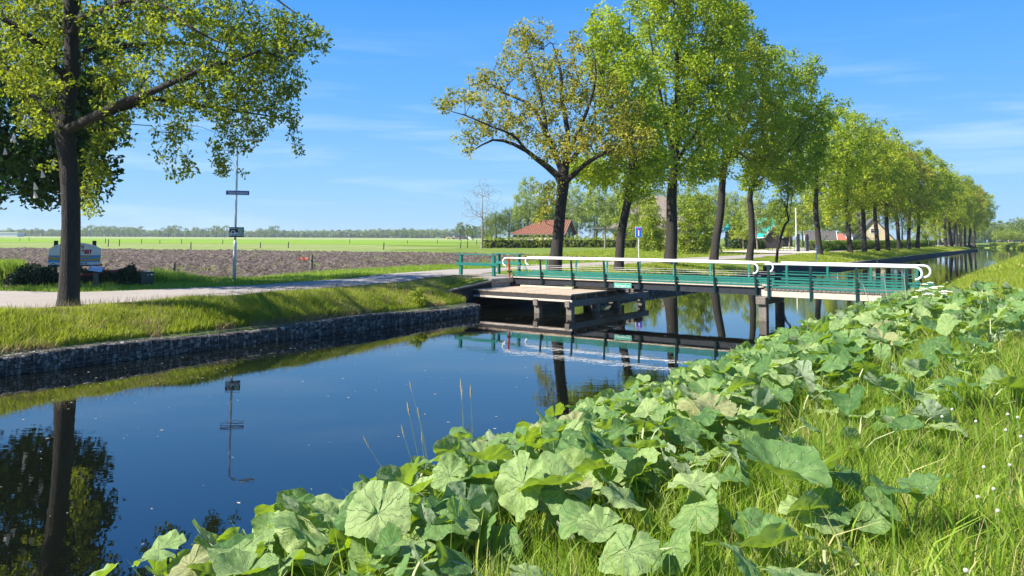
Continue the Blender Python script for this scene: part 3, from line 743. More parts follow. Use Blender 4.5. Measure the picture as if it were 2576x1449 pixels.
def grow(trunk, limbs, tips, rs, step=.45, tipr=.006, expo=2.3, droop=0.0, lift=.25, wob=.12):
    """trunk: (pts, radii); limbs: list of (pts, radii) whose first point joins the nearest node; tips: (n,3) targets"""
    pos = []; par = []; fix = []
    def addline(pts, rad, attach):
        P, Rr = resample(pts, rad, step); last = -1
        if attach:
            A_ = np.array(pos); last = int(np.argmin(((A_-np.array(P[0]))**2).sum(1))); P = P[1:]; Rr = Rr[1:]
        for p, r_ in zip(P, Rr):
            pos.append(tuple(p)); par.append(last); fix.append(r_); last = len(pos)-1
    addline(*trunk, False); ntr = len(pos)
    for l in limbs: addline(*l, True)
    tips = np.asarray(tips, float)
    A_ = np.array(pos); dd = ((tips[:, None]-A_[None])**2).sum(2).min(1) if len(tips)*len(A_) < 4e6 else ((tips-A_.mean(0))**2).sum(1)
    order = np.argsort(dd+rs.random(len(tips))*.5)
    cap = len(pos)+len(tips)*12; arr = np.zeros((cap, 3)); arr[:len(pos)] = A_
    pd = np.zeros(cap); n = len(pos)
    zmin = trunk[0][-1][2]*.0
    first_ok = max(1, int(ntr*.45)) if not limbs else 0
    for i in range(n): pd[i] = 0 if par[i] < 0 else pd[par[i]]+math.dist(pos[i], pos[par[i]])
    base_block = np.zeros(cap)
    lowz = arr[0, 2]
    for ti in order:
        t = tips[ti]; df = arr[:n]-t; d = np.sqrt((df**2).sum(1))
        cost = d+.10*pd[:n]+np.where(arr[:n, 2] > t[2]+.4, .5*(arr[:n, 2]-t[2]), 0)
        j = int(np.argmin(cost)); dist = d[j]
        if dist < .12: continue
        k = max(1, int(dist/step)); a = arr[j].copy(); last = j
        side = rs.normal(size=3)*wob*dist
        for q in range(1, k+1):
            f = q/k; p = a*(1-f)+t*f+side*math.sin(math.pi*f)+np.array([0, 0, (lift-droop)*dist*.35*math.sin(math.pi*f)])
            if q < k: p = p+rs.normal(size=3)*.03
            arr[n] = p; par.append(last); fix.append(0); pd[n] = pd[last]+math.dist(p, arr[last]); last = n; n += 1
    arr = arr[:n]; par = np.array(par); rad = np.zeros(n); acc = np.zeros(n)
    for i in range(n-1, -1, -1):
        r_ = max(acc[i], tipr**expo); rad[i] = r_**(1/expo)
        if par[i] >= 0: acc[par[i]] += r_
    fix = np.array(fix)
    for i in range(n):
        if fix[i] > 0: rad[i] = fix[i]
        elif par[i] >= 0: rad[i] = min(rad[i], rad[par[i]]*.92)
    return arr, par, rad
def tube_tree(arr, par, rad, minr=0, nside=None):
    n = len(arr); kids = [[] for _ in range(n)]
    for i in range(1, n):
        if par[i] >= 0: kids[par[i]].append(i)
    V = []; Fq = []; cnt = 0
    stack = [(0, None)]
    while stack:
        s0, pa = stack.pop(); chain = ([pa] if pa is not None else [])+[s0]; cur = s0
        while kids[cur]:
            ks = sorted(kids[cur], key=lambda i: -rad[i]); chain.append(ks[0])
            for o in ks[1:]: stack.append((o, cur))
            cur = ks[0]
        if len(chain) < 2: continue
        rm = rad[s0]
        if rm < minr: continue
        ns = 14 if rm > .15 else 8 if rm > .06 else 5 if rm > .02 else 3
        P = arr[chain]; Rr = rad[chain].copy()
        if pa is not None: Rr[0] = min(Rr[0], Rr[1]*1.25)
        D = np.zeros_like(P); D[1:-1] = P[2:]-P[:-2]; D[0] = P[1]-P[0]; D[-1] = P[-1]-P[-2]
        D /= np.linalg.norm(D, axis=1)[:, None]+1e-9
        ref = np.cross(D[0], [0.3, .5, .8]); ref /= np.linalg.norm(ref)+1e-9
        an = np.linspace(0, 2*math.pi, ns, endpoint=False)
        for i in range(len(P)):
            ref = ref-D[i]*(ref@D[i]); ref /= np.linalg.norm(ref)+1e-9; bi = np.cross(D[i], ref)
            rr = Rr[i]*(1+(.06*np.sin(an*3+i*.4)+.04*np.sin(an*5-i*.3) if ns > 10 else 0))
            V.append(P[i]+(np.cos(an)[:, None]*ref+np.sin(an)[:, None]*bi)*(rr if np.ndim(rr) == 0 else rr[:, None]))
        for i in range(len(P)-1):
            for k in range(ns):
                j = (k+1) % ns; Fq.append((cnt+i*ns+k, cnt+i*ns+j, cnt+(i+1)*ns+j, cnt+(i+1)*ns+k))
        cnt += ns*len(P)
    return np.concatenate(V), np.array(Fq)
def lobes_tips(lobes, rs, shell=.45):
    """lobes: (cx,cy,cz, rx,ry,rz, n) -> points, denser near the surface, thinned by soft noise for gaps"""
    out = []
    for (cx, cy, cz, rx, ry, rz, n) in lobes:
        d = rs.normal(size=(n, 3)); d /= np.linalg.norm(d, axis=1)[:, None]
        r_ = shell+(1-shell)*rs.random(n)**.6; r_ = r_*(1+.14*np.sin(d[:, 0]*7+cx)+.10*np.sin(d[:, 2]*9+cy))
        out.append(np.array([cx, cy, cz])+d*r_[:, None]*np.array([rx, ry, rz]))
    return np.concatenate(out)
def make_tree(name, label, cat, trunk, limbs, tips, leaf_mat, rs, k=26, spread=.42, size=.13, bark='bark', group=None, step=.45, flare=True, minr=.0, leafz=None, tipr=.006, extra=None, lift=.25, upbias=.5, aspect=.6, bare=False, rosette=False):
    pts, rad = trunk; base = Vector(pts[0])
    root = thing(name, base, label, cat, group)
    if flare:
        d = (Vector(pts[1])-base).normalized(); pts = [base-d*.3, base, base+d*.25, base+d*.8]+list(pts[1:]); rad = [rad[0]*1.4, rad[0]*1.25, rad[0]*1.08, rad[0]*1.0]+list(rad[1:])
    arr, par, rd = grow((pts, rad), limbs, tips, rs, step, tipr, lift=lift)
    V, F = tube_tree(arr-np.array(base), par, rd, minr)
    link_mesh('trunk', np_mesh('trunk', V, F, smooth=True), M[bark], root)
    if not bare:
        tt = np.asarray(tips)
        kids = set(par.tolist()); tw = np.array([arr[i] for i in range(len(arr)) if i not in kids or (rd[i] < .012 and rs.random() < .35)])
        V, F, c = leaf_cloud(tw-np.array(base), spread, k, size, rs, upbias=upbias, aspect=aspect, rosette=rosette)
        link_mesh('crown', np_mesh('crown', V, F, c), leaf_mat, root)
    return root, arr
def ell_tips(cx, cy, rx, ry, depth, dr, n, rs):
    """tips in an ellipsoid whose outline was surveyed in the frame; depth in metres"""
    d = rs.normal(size=(n, 3)); d /= np.linalg.norm(d, axis=1)[:, None]; r_ = rs.random(n)**.45
    return np.array([tuple(at(cx+rx*a*q, cy+ry*b_*q, depth+dr*c*q)) for (a, b_, c), q in zip(d, r_)])
def pl(pts, depth, radii):
    """polyline surveyed in the frame at a distance (or per-point distances) -> world"""
    out = []
    for i, p in enumerate(pts):
        dd = p[2] if len(p) > 2 else depth
        out.append(tuple(at(p[0], p[1], dd)))
    return out, radii

# ---- big left oak
rs = np.random.default_rng(11)
d0 = 19.6
b0 = at(170, 778, d0); b0.z = ground_z(b0.x, b0.y)-.02
tr = ([tuple(b0)]+pl([(176, 640), (178, 520), (172, 400), (164, 330), (170, 250), (180, 180), (178, 90), (178, 0), (184, -120), (178, -260), (190, -400)], d0, 0)[0], [.235, .22, .215, .21, .23, .205, .19, .17, .15, .12, .08, .03])
limbs = [
 pl([(170, 345), (200, 312, 19.3), (240, 292, 19.0), (300, 262, 18.4), (380, 232, 18), (450, 200, 17.6), (530, 165, 17.4), (600, 150, 17.3), (650, 128, 17.5), (720, 150, 17.6)], d0, [.13, .125, .12, .105, .085, .065, .05, .04, .03, .015]),
 pl([(240, 292, 19.0), (330, 266, 19.4), (395, 249, 20), (480, 264, 20.3), (560, 272, 20.8), (640, 286, 21), (735, 300, 21)], d0, [.08, .075, .06, .045, .035, .025, .012]),
 pl([(176, 165), (200, 150, 19.8), (227, 119, 20.2), (297, 117, 20.8), (420, 108, 21.5), (480, 112, 22), (590, 140, 22), (680, 150, 22)], d0, [.09, .085, .08, .07, .055, .045, .035, .02]),
 pl([(178, 70), (200, 45, 19.2), (260, 25, 18.6), (330, 0, 18), (420, 20, 17.5), (480, 70, 17.2), (560, 110, 17)], d0, [.08, .075, .07, .06, .045, .035, .015]),
 pl([(178, 0), (260, -60, 19.6), (380, -120, 19.9), (520, -90, 20.2), (640, -40, 20.2), (740, 30, 20.2), (800, 60, 20)], d0, [.09, .08, .06, .05, .035, .02, .012]),
 pl([(184, 75), (198, 66, 19.8), (245, 65, 20.2), (311, 84, 21), (380, 130, 21.6)], d0, [.04, .035, .03, .022, .012]),
 pl([(170, 205), (140, 170, 19.4), (105, 119, 19), (0, 40, 18.6), (-120, -20, 18.4), (-260, -60, 18)], d0, [.11, .10, .09, .07, .05, .02]),
 pl([(166, 315), (120, 270, 19.9), (60, 215, 20.4), (0, 165, 21), (-120, 120, 21.6)], d0, [.09, .085, .075, .06, .03]),
 pl([(178, 110), (150, 60, 20), (90, 20, 20.6), (20, -40, 21.4), (-80, -120, 22)], d0, [.09, .08, .07, .05, .03]),
 pl([(180, -60), (120, -160, 19), (20, -260, 18.4)], d0, [.08, .06, .02]),
 pl([(180, -120), (280, -240, 19.2), (420, -320, 19)], d0, [.08, .06, .02]),
]
T = [ell_tips(a[0], a[1], a[2], a[3], a[4], a[5], int(a[6]*.95)+2, rs) for a in [
 (330, 60, 170, 95, 19.2, 3.2, 190), (470, 30, 190, 110, 19.6, 3.4, 300), (600, 90, 150, 90, 19.6, 3, 220), (690, 130, 105, 70, 19.4, 2.2, 120),
 (760, 105, 70, 38, 19.4, 1.2, 46), (800, 82, 38, 20, 19.6, .8, 16), (470, 330, 60, 40, 19.4, 1, 18), (720, 60, 60, 40, 19.4, 1.4, 40), (690, 200, 90, 55, 19.8, 2, 90), (560, 190, 130, 70, 19.4, 2.8, 170), (420, 190, 150, 75, 19.2, 3.0, 170), (280, 190, 90, 80, 19.8, 2.6, 80),
 (560, 260, 120, 45, 19.8, 2.4, 110), (660, 270, 80, 45, 20.2, 1.8, 70), (700, 235, 60, 35, 20, 1.4, 36),
 (340, 270, 110, 40, 19.6, 2.4, 60), (440, 255, 90, 40, 19.4, 2, 60),
 (590, 320, 60, 45, 20.4, 1.2, 46), (570, 370, 45, 40, 20.4, .9, 26), (555, 415, 34, 30, 20.4, .6, 16), (600, 445, 16, 16, 20.4, .3, 4),
 (430, 330, 60, 40, 19.4, 1.2, 26), (415, 390, 34, 32, 19.2, .6, 10), (470, 405, 28, 40, 19.2, .6, 12), (440, 440, 16, 14, 19.2, .3, 4),
 (740, 300, 18, 30, 20.4, .4, 10), (742, 350, 12, 28, 20.4, .3, 8), (755, 378, 10, 8, 20.4, .2, 2), (650, 330, 30, 34, 20.6, .6, 12), (625, 370, 30, 14, 20.6, .4, 6),
 (300, 330, 50, 36, 19.4, 1, 18), (250, 340, 34, 60, 20.0, 1, 34), (240, 420, 34, 60, 20.4, .8, 44), (228, 500, 24, 42, 20.6, .6, 26),
 (60, 90, 150, 120, 19.6, 3.2, 260), (-60, 60, 140, 150, 19.6, 3, 120), (90, 210, 95, 60, 19.6, 2.2, 110), (100, 300, 70, 45, 19.6, 1.6, 44), (130, 20, 120, 60, 19.8, 3, 120),
 (120, 420, 20, 16, 19.2, .4, 5), (180, 260, 60, 60, 18.9, .8, 40), (200, -80, 280, 90, 19.6, 4, 260), (520, -80, 240, 80, 19.6, 3.6, 220), (300, -220, 300, 90, 19.6, 4, 180), (-60, -120, 160, 120, 19.6, 3.5, 110), (190, -360, 150, 60, 19.6, 3, 70)]]
T = np.concatenate(T)
_px = CX+(T[:, 0]/T[:, 1])*FPX; _k = (np.abs(_px-178) < 42) & (T[:, 1] < d0+.4) & (T[:, 2] < 10.5) & (rs.random(len(T)) < .82); T = T[~_k]
oak, _ = make_tree('oak_tree', 'large oak with thick dark trunk at far left, its boughs reaching over the lamp post', 'tree', tr, limbs, T, M['oak_leaf'], rs, k=19, spread=.20, size=.112, rosette=True, step=.32, tipr=.0045, lift=.1, aspect=.5, upbias=.3)

# ---- horse chestnut behind the oak
rs = np.random.default_rng(12)
cb = at(172, 760, 26); cb.z = ground_z(cb.x, cb.y); 
ctr = ([tuple(cb), (cb.x-.1, cb.y+.1, 3.2), (cb.x+.1, cb.y, 6.0), (cb.x-.2, cb.y+.2, 9), (cb.x, cb.y, 12)], [.3, .27, .24, .16, .05])
CT = np.concatenate([lobes_tips([(cb.x+a, cb.y+b_, c_, r1, r1, r2, n)], rs, .6) for a, b_, c_, r1, r2, n in [
 (-3.0, .5, 10.6, 4.2, 5.8, 760), (-1.2, 0, 6.2, 2.2, 2.0, 260), (-4.2, -.3, 5.4, 2.8, 1.6, 230), (-.4, .3, 7.6, 1.6, 2.6, 170), (-.1, 0, 5.0, 1.3, 1.3, 110), (-2.2, -.4, 4.7, 2.0, .9, 90)]])
ch, carr = make_tree('chestnut_tree', 'dark horse chestnut with white upright blossom candles behind the trunk of the large left oak', 'tree', ctr, [], CT, M['chestnut_leaf'], rs, k=34, spread=.5, size=.24, step=.5, aspect=.5, upbias=.2)
crown = [c for c in ch.children if c.name.startswith('crown')][0]
M['blossom'] = simple('white_blossom', (.78, .72, .66), .7, .1, 20)
bl = None; n_b = 0
cand = CT[(CT[:, 0] > cb.x-4.5) & (CT[:, 2] < 13) & (CT[:, 1] < cb.y-.6)]
rs.shuffle(cand)
for c in cand[:95]:
    dv = Vector((c[0]-cb.x+2, c[1]-cb.y, (c[2]-7)*.5)); dv.normalize(); p_ = Vector(c)+dv*.45+Vector((0, -.25, 0))-Vector(cb)
    if bl is None:
        b = MB()
        for i in range(9):
            z = i*.028; r_ = .055*(1-i/9.5)
            for a in range(5): b.ball(Vector(cb)+Vector((math.cos(a*1.26+i)*r_, math.sin(a*1.26+i)*r_, z)), .026*(1-i/16), 5, 4)
        bl = b.build('blossom', M['blossom'], crown); bl.location = p_
    else:
        o = bl.copy(); COL.objects.link(o); o.parent = crown; o.location = p_; o.scale = (rs.uniform(.8, 1.15),)*3; o.rotation_euler = (rs.uniform(-.25, .25), rs.uniform(-.25, .25), rs.uniform(0, 6))
bl.location = bl.location

# ---- first tree beyond the bridge: bronze oak reaching left
rs = np.random.default_rng(13)
def base_at(px, off):
    x, y = ray_o(px, off); return Vector((x, y, ground_z(x, y)-.02))
b1 = base_at(1396, 3.9); d1 = b1.y
tr = ([tuple(b1)]+pl([(1402, 620), (1410, 520), (1416, 462), (1418, 440), (1424, 400), (1428, 330), (1415, 260), (1410, 180), (1390, 110)], d1, 0)[0], [.34, .30, .27, .30, .24, .18, .14, .11, .08, .03])
limbs = [
 pl([(1413, 468), (1400, 440), (1375, 418), (1350, 400), (1325, 380), (1290, 362), (1240, 352), (1190, 378), (1165, 385)], d1, [.20, .18, .16, .13, .11, .09, .06, .03, .012]),
 pl([(1325, 380), (1290, 340, d1-1.5), (1240, 320, d1-2), (1170, 290, d1-2.4), (1100, 272, d1-2.6)], d1, [.08, .07, .05, .03, .012]),
 pl([(1416, 440), (1398, 390), (1375, 340), (1352, 290), (1330, 260), (1270, 235), (1220, 205), (1180, 215)], d1, [.17, .15, .13, .10, .08, .06, .035, .015]),
 pl([(1375, 340), (1368, 280, d1+1), (1350, 200, d1+1.6), (1322, 120, d1+2), (1306, 72, d1+2)], d1, [.11, .09, .07, .04, .012]),
 pl([(1424, 400), (1450, 340, d1-1), (1480, 270, d1-1.6), (1500, 190, d1-2), (1490, 120, d1-2)], d1, [.13, .11, .08, .05, .015]),
 pl([(1418, 455), (1440, 442, d1-.3), (1470, 415, d1-1), (1500, 395, d1-1.6), (1550, 372, d1-2.2), (1600, 350, d1-2.6), (1650, 330, d1-3)], d1, [.17, .15, .12, .10, .07, .04, .015]),
 pl([(1424, 420), (1470, 360, d1+1.4), (1490, 310, d1+2), (1520, 250, d1+2)], d1, [.12, .09, .06, .02]),
]
T = np.concatenate([ell_tips(*a, rs) for a in [
 (1330, 150, 75, 60, d1, 3.5, 95), (1318, 92, 36, 40, d1+1, 1.5, 34), (1360, 90, 40, 40, d1, 1.5, 26), (1250, 190, 60, 32, d1, 2.2, 44), (1200, 210, 34, 22, d1, 1.4, 16), (1170, 250, 50, 28, d1-2, 1.5, 28), (1120, 270, 34, 18, d1-2.4, 1, 16),
 (1290, 250, 90, 55, d1, 3, 80), (1230, 310, 80, 36, d1-1, 2.4, 66), (1180, 345, 40, 36, d1-1, 1.4, 22), (1175, 385, 16, 12, d1, .6, 5),
 (1330, 320, 80, 50, d1, 3, 80), (1400, 230, 80, 90, d1, 4, 150), (1440, 130, 50, 50, d1, 2.6, 44), (1480, 240, 80, 90, d1, 4, 140), (1420, 370, 90, 42, d1-1, 3.4, 120), (1500, 330, 90, 60, d1, 4, 110), (1560, 350, 90, 50, d1-1.5, 3, 90), (1560, 260, 60, 60, d1, 3, 60), (1620, 350, 50, 40, d1-2.4, 1.6, 30), (1390, 500, 40, 50, d1-1.2, 1, 26), (1370, 540, 26, 34, d1-1.2, .8, 14), (1560, 380, 60, 26, d1-1, 1.4, 30)]])
make_tree('oak_tree', 'wide bronze-leaved oak with forked trunk, first tree past the left end of the footbridge', 'tree', tr, limbs, T, M['oak_brown'], rs, k=22, spread=.36, size=.17, step=.5, tipr=.008, aspect=.55)

def big_tree(seed, px, off, lean, rad0, fork, crown, label, mat, n_k=44, size=.23, spread=.58, cdepth=5, low=None, name='oak_tree'):
    rs = np.random.default_rng(seed); bb = base_at(px, off); d_ = bb.y
    pts = [tuple(bb)]+pl(lean, d_, 0)[0]; k_ = len(pts)
    rr = [rad0*(1-.22*i/(len(lean))) for i in range(len(lean)+1)]
    fx_, fy_ = lean[-1]
    top = min(c[1]-c[3] for c in crown)
    cx_ = sum(c[0] for c in crown)/len(crown)
    up = pl([(fx_+(cx_-fx_)*.3+rs.uniform(-8, 8), fy_+(top-fy_)*f) for f in (.25, .5, .75, .93)], d_, 0)[0]
    pts += up; rr += [rr[-1]*.7, rr[-1]*.45, rr[-1]*.25, .03]
    limbs = []
    for i in range(7):
        c = crown[i % len(crown)]; f0 = rs.uniform(0, .35)
        s_ = (fx_, fy_+(top-fy_)*f0*.8)
        e = (c[0]+rs.uniform(-.5, .5)*c[2], c[1]+rs.uniform(-.5, .5)*c[3]); dz = rs.uniform(-1, 1)*cdepth*.6
        limbs.append(pl([(s_[0], s_[1], d_), ((s_[0]*.6+e[0]*.4), s_[1]*.6+e[1]*.4+12, d_+dz*.4), (e[0], e[1], d_+dz)], d_, [rr[k_-1]*.5, rr[k_-1]*.35, .03]))
    T = np.concatenate([ell_tips(c[0], c[1], c[2], c[3], d_+(c[5] if len(c) > 5 else 0), cdepth*min(1, c[2]/90), c[4], rs) for c in crown])
    return make_tree(name, label, 'tree', (pts, rr), limbs, T, mat, rs, k=n_k, spread=spread, size=size, step=.6, tipr=.009)[0]
big_tree(14, 1557, 3.6, [(1562, 600), (1568, 560), (1580, 500), (1590, 440)], .27, 0,
 [(1530, 80, 55, 62, 90), (1500, 150, 36, 40, 36), (1570, 190, 80, 90, 150), (1600, 320, 80, 80, 130), (1560, 420, 90, 50, 110), (1500, 440, 50, 26, 40), (1640, 400, 50, 60, 60), (1470, 430, 60, 28, 46), (1600, 480, 40, 24, 26)],
 'green oak with curved leaning trunk, second tree past the left end of the footbridge', M['oak_green'])
big_tree(15, 1686, 4.2, [(1690, 590), (1689, 530), (1690, 475)], .42, 0,
 [(1660, 40, 85, 90, 190), (1740, -20, 120, 90, 230), (1820, 60, 70, 90, 150), (1700, 160, 120, 100, 240), (1790, 200, 90, 100, 190), (1680, 300, 100, 80, 190), (1770, 340, 80, 70, 120), (1660, 420, 70, 46, 80), (1740, 430, 60, 34, 60), (1640, 440, 40, 30, 30)],
 'tallest oak of the row with the thickest straight dark trunk, third past the bridge', M['oak_green'], n_k=48)
big_tree(16, 1795, 4.8, [(1802, 600), (1812, 540), (1815, 495), (1818, 445)], .33, 0,
 [(1830, 130, 60, 80, 110), (1900, 140, 50, 60, 90), (1880, 230, 90, 90, 190), (1830, 330, 90, 80, 170), (1900, 400, 70, 60, 100), (1790, 420, 60, 40, 70), (1940, 320, 60, 80, 110), (1850, 60, 40, 46, 50)],
 'dense oak whose dark trunk leans right, fourth past the bridge', M['row_leaf'], n_k=48)
big_tree(17, 1884, 4.2, [(1892, 600), (1890, 540), (1888, 480)], .29, 0,
 [(1960, 190, 60, 80, 120), (2020, 200, 40, 60, 60), (1980, 300, 90, 80, 180), (2030, 380, 60, 70, 100), (1920, 420, 80, 50, 110), (1990, 440, 70, 44, 80), (2060, 300, 34, 60, 50), (1880, 460, 30, 20, 20), (2050, 170, 22, 26, 14)],
 'darker oak with slim bent trunk, fifth past the bridge', M['oak_green'], n_k=48)
# small leaning tree on the landing
rs = np.random.default_rng(18)
bb = base_at(1951, 1.6); d_ = bb.y
big_tree(18, 1951, 1.6, [(1956, 630), (1966, 590), (1974, 566), (1984, 555)], .11, 0, [(1970, 510, 36, 30, 60), (1990, 470, 30, 34, 50), (1955, 540, 22, 18, 24)],
 'small crooked tree with thin dark leaning stem on the landing behind the bridge joint', M['yg_leaf'], n_k=14, cdepth=2, size=.14, spread=.4, name='small_tree')

# ---- the rest of the row: three grown variants, copied
def row_variant(seed, mat, H=18, Rr=6.0, first=5.0, n=620, lean=.3, cat='tree', name='oak_tree', k=44, size=.30, trunk=.34, spread=.68):
    rs = np.random.default_rng(seed); pts = [(0, 0, 0), (lean*.3, .05, 1.8), (lean, .1, first), (lean+.1, 0, first+2.6), (lean*.6, .1, H*.7), (lean*.5, 0, H*.93)]
    rr = [trunk, trunk*.88, trunk*.8, trunk*.55, trunk*.3, .04]
    lob = [(lean, 0, H*.62, Rr*.92, Rr*.92, H*.30, int(n*.42))]
    for i in range(8):
        a = i*.785+rs.uniform(-.3, .3); rz = rs.uniform(.34, .8)
        lob.append((lean+math.cos(a)*Rr*.55, math.sin(a)*Rr*.55, H*rz, Rr*.5, Rr*.5, H*.13, int(n*.07)))
    lob.append((lean, 0, H*.86, Rr*.5, Rr*.5, H*.12, int(n*.08)))
    T = lobes_tips(lob, rs, .55)
    return make_tree(name, 'x', cat, (pts, rr), [], T, mat, rs, k=k, spread=spread, size=size, step=.7, tipr=.01, flare=True)[0]
VAR = [row_variant(31, M['row_leaf']), row_variant(32, M['oak_green'], H=17.5, lean=-.35), row_variant(33, M['row_leaf'], H=19, Rr=6.4, lean=.5), row_variant(34, M['oak_brown'], H=17, lean=.1)]
used = set()
def place(var, x, y, z, sc, rz, label, group=None, cat='tree', name=None, sz=None):
    v = var
    if v.name in used: o = dup(v)
    else: o = v; used.add(v.name)
    o.location = (x, y, z); o.rotation_euler = (0, 0, rz); o.scale = (sc, sc, sz or sc)
    if name: o.name = name
    tag(o, label, cat, group)
    return o
row = [(2062, 4.2, 1, 1.02, 0.1, 'sixth oak past the bridge, its bright yellow-green crown above the white marker post'),
 (2139, 4.0, 0, .98, 2.1, 'straight row oak before the left part of the clipped hedge, pale scar on its trunk'),
 (2174, 4.0, 2, .98, 4, 'row oak whose trunk crosses the left roof slope of the cream gabled house'),
 (2207, 4.0, 1, 1.0, 5.2, 'slanting row oak just right of the cream gabled house'),
 (2233, 4.0, 3, 1.02, 1.2, 'bronze-tinged row oak right of the slanting one, low bush at its foot'),
 (2261, 4.4, 0, 1.0, 3.3, 'thin-looking row oak behind the end of the clipped hedge'),
 (2285, 4.0, 2, 1.0, .4, 'row oak standing by the young staked trees, left of them'),
 (2307, 4.0, 1, 1.04, 2.7, 'stout left-leaning row oak just before the three young staked trees'),
 (2379, 4.0, 0, 1.0, 1.0, None), (2395, 3.6, 2, 1.0, 2.0, None), (2407, 4.4, 1, 1.0, 5.0, None), (2417, 3.6, 3, 1.02, 3.0, None), (2427, 4.0, 0, 1.0, 4.2, None),
 (2450, 4.0, 1, 1.0, 3.7, 'last oak of the row, its crown standing free against the sky at the canal bend')]
for px, off, v, sc, rz, lab in row:
    x, y = ray_o(px, off); 
    place(VAR[v], x, y, ground_z(x, y)-.03, sc, rz, lab or 'row oak in the tightly overlapping trunks near the canal bend', 'oaks in the row along the left bank' if lab is None else None, name='oak_tree')
for px, off, v, sc, rz in [(2354, 10.8, 2, .95, 1), (2366, 11, 0, .95, 2), (2388, 11, 3, .9, 3), (2400, 10.5, 1, .9, 4), (2437, 4.2, 2, 1.0, 5), (2443, 11, 0, .95, 0.6)]:
    x, y = ray_o(px, off); place(VAR[v], x, y, ground_z(x, y)-.03, sc, rz, 'row oak in the tightly overlapping trunks near the canal bend', 'oaks in the row along the left bank', name='oak_tree')
# three young staked trees
ys = row_variant(36, M['yg_leaf'], H=4.6, Rr=1.5, first=1.8, n=60, lean=0, name='young_tree', trunk=.06, size=.2, spread=.5)
for c in ys.children:
    if c.name.startswith('trunk'): c.data.materials[0] = M['stake']
for i, (px, off, lab) in enumerate([(2320, 7, 'left one of three pale-stemmed young trees right of the stout leaning oak'), (2343, 7, 'middle one of three pale-stemmed young trees right of the stout leaning oak'), (2366, 7.0, 'right one of three pale-stemmed young trees, nearest the dense group of trunks')]):
    x, y = ray_o(px, 4.6 if i < 3 else off); x, y = ray_o(2278+px*0+(px-2320)*1.0+35, 5.0)
    place(ys, x, y, 1.0, 1.0+.05*i, i*2.0, lab, name='young_tree')
# ================================================================== street furniture and things left of the road
lx, ly = on_z(589, 712, .98)[:2]
LB = Vector((lx, ly, .96))
# direction the plates face: towards the canal bank, square to the sight line
fd = Vector((-lx, -ly, 0)).normalized(); rt = Vector((-fd.y, fd.x, 0)); rt = rt if rt.x > 0 else -rt
lamp = thing('street_lamp', LB, 'slender galvanised lamp post carrying a street name plate and a neighbourhood watch plate', 'street lamp')
b = MB(); b.tube([LB+Vector((0, 0, z)) for z in (-.2, .17)], .072, 14); b.build('base_sleeve', M['signdark'], lamp, True)
b = MB(); b.tube([LB+Vector((0, 0, z)) for z in (.17, 1.55, 1.68)], [.066, .064, .042], 14); b.build('lower_shaft', M['galv'], lamp, True)
HT = at(597, 362, ly).z
b = MB(); top = HT-.96
b.tube([LB+Vector((0, 0, 1.68)), LB+Vector((0, 0, 3.2)), LB+Vector((0, 0, top-.12)), LB+Vector((0, 0, top))+rt*.03, LB+Vector((0, 0, top+.10))+rt*.12, LB+Vector((0, 0, top+.15))+rt*.28, LB+Vector((0, 0, top+.17))+rt*.42], [.042, .04, .036, .034, .03, .028, .026], 12); b.build('upper_shaft', M['galv'], lamp, True)
hc = LB+Vector((0, 0, top+.19))+rt*.66
Mh = Matrix((rt, fd, Vector((0, 0, 1)))).transposed()
b = MB(); b.box(hc, (.56, .20, .075), M=Mh, bev=.03); b.box(hc-rt*.22+Vector((0, 0, -.01)), (.16, .12, .09), M=Mh, bev=.02); hd = b.build('lamp_head', M['galv'], lamp)
b = MB(); b.box(hc+rt*.06-Vector((0, 0, .045)), (.36, .14, .03), M=Mh, bev=.01); b.build('lamp_glass', M['white'], hd)
def plate(name, c, w, h, mat, parent, th=.012):
    b = MB(); b.box(c, (w, th, h), M=Mh, bev=.004); return b.build(name, mat, parent)
def bar(parent, name, c, x0, x1, z0, z1, mat, off=.011):
    b = MB(); cc = c+rt*((x0+x1)/2)+Vector((0, 0, (z0+z1)/2))+fd*off; b.box(cc, (x1-x0, .003, z1-z0), M=Mh); return b.build(name, mat, parent)
sc_ = at(598, 485, ly-.07); 
c = Vector((sc_.x, sc_.y, sc_.z)); s1 = plate('street_name_sign', c, .86, .17, M['signblue'], lamp); tag(s1, 'blue street name plate with white lettering')
for a in ((-.425, .425, .072, .082), (-.425, .425, -.082, -.072), (-.425, -.415, -.072, .072), (.415, .425, -.072, .072)): bar(s1, 'sign_border', c, *a, M['whitetext'])
text_mesh('Tjalling Harkeswei', .125, c+fd*.010, rt, (0, 0, 1), M['whitetext'], 'sign_lettering', s1, bold=.002, sx=.80)
c = Vector(at(595, 584, ly-.07)); s2 = plate('watch_sign', c, .545, .385, M['signdark'], lamp); tag(s2, 'black and white neighbourhood watch plate with green phone emblem')
M['signgrey'] = simple('pale_grey_sign_face', (.62, .64, .64), .4, .04); M['appgreen'] = simple('bright_green_emblem', (.03, .42, .10), .4, .03)
bar(s2, 'white_panel', c, -.262, .262, -.145, -.02, M['signgrey']); bar(s2, 'white_panel', c, -.262, .262, -.022, -.012, M['signgrey'])
text_mesh('Attentie!', .075, c+fd*.012-rt*.245+Vector((0, 0, .145)), rt, (0, 0, 1), M['whitetext'], 'sign_lettering', s2, align='LEFT', bold=.002)
text_mesh('WhatsApp', .045, c+fd*.015+rt*.25+Vector((0, 0, -.047)), rt, (0, 0, 1), M['signdark'], 'sign_lettering', s2, align='RIGHT', bold=.001)
text_mesh('Buurtpreventie', .068, c+fd*.015+rt*.25+Vector((0, 0, -.105)), rt, (0, 0, 1), M['signdark'], 'sign_lettering', s2, align='RIGHT', bold=.002)
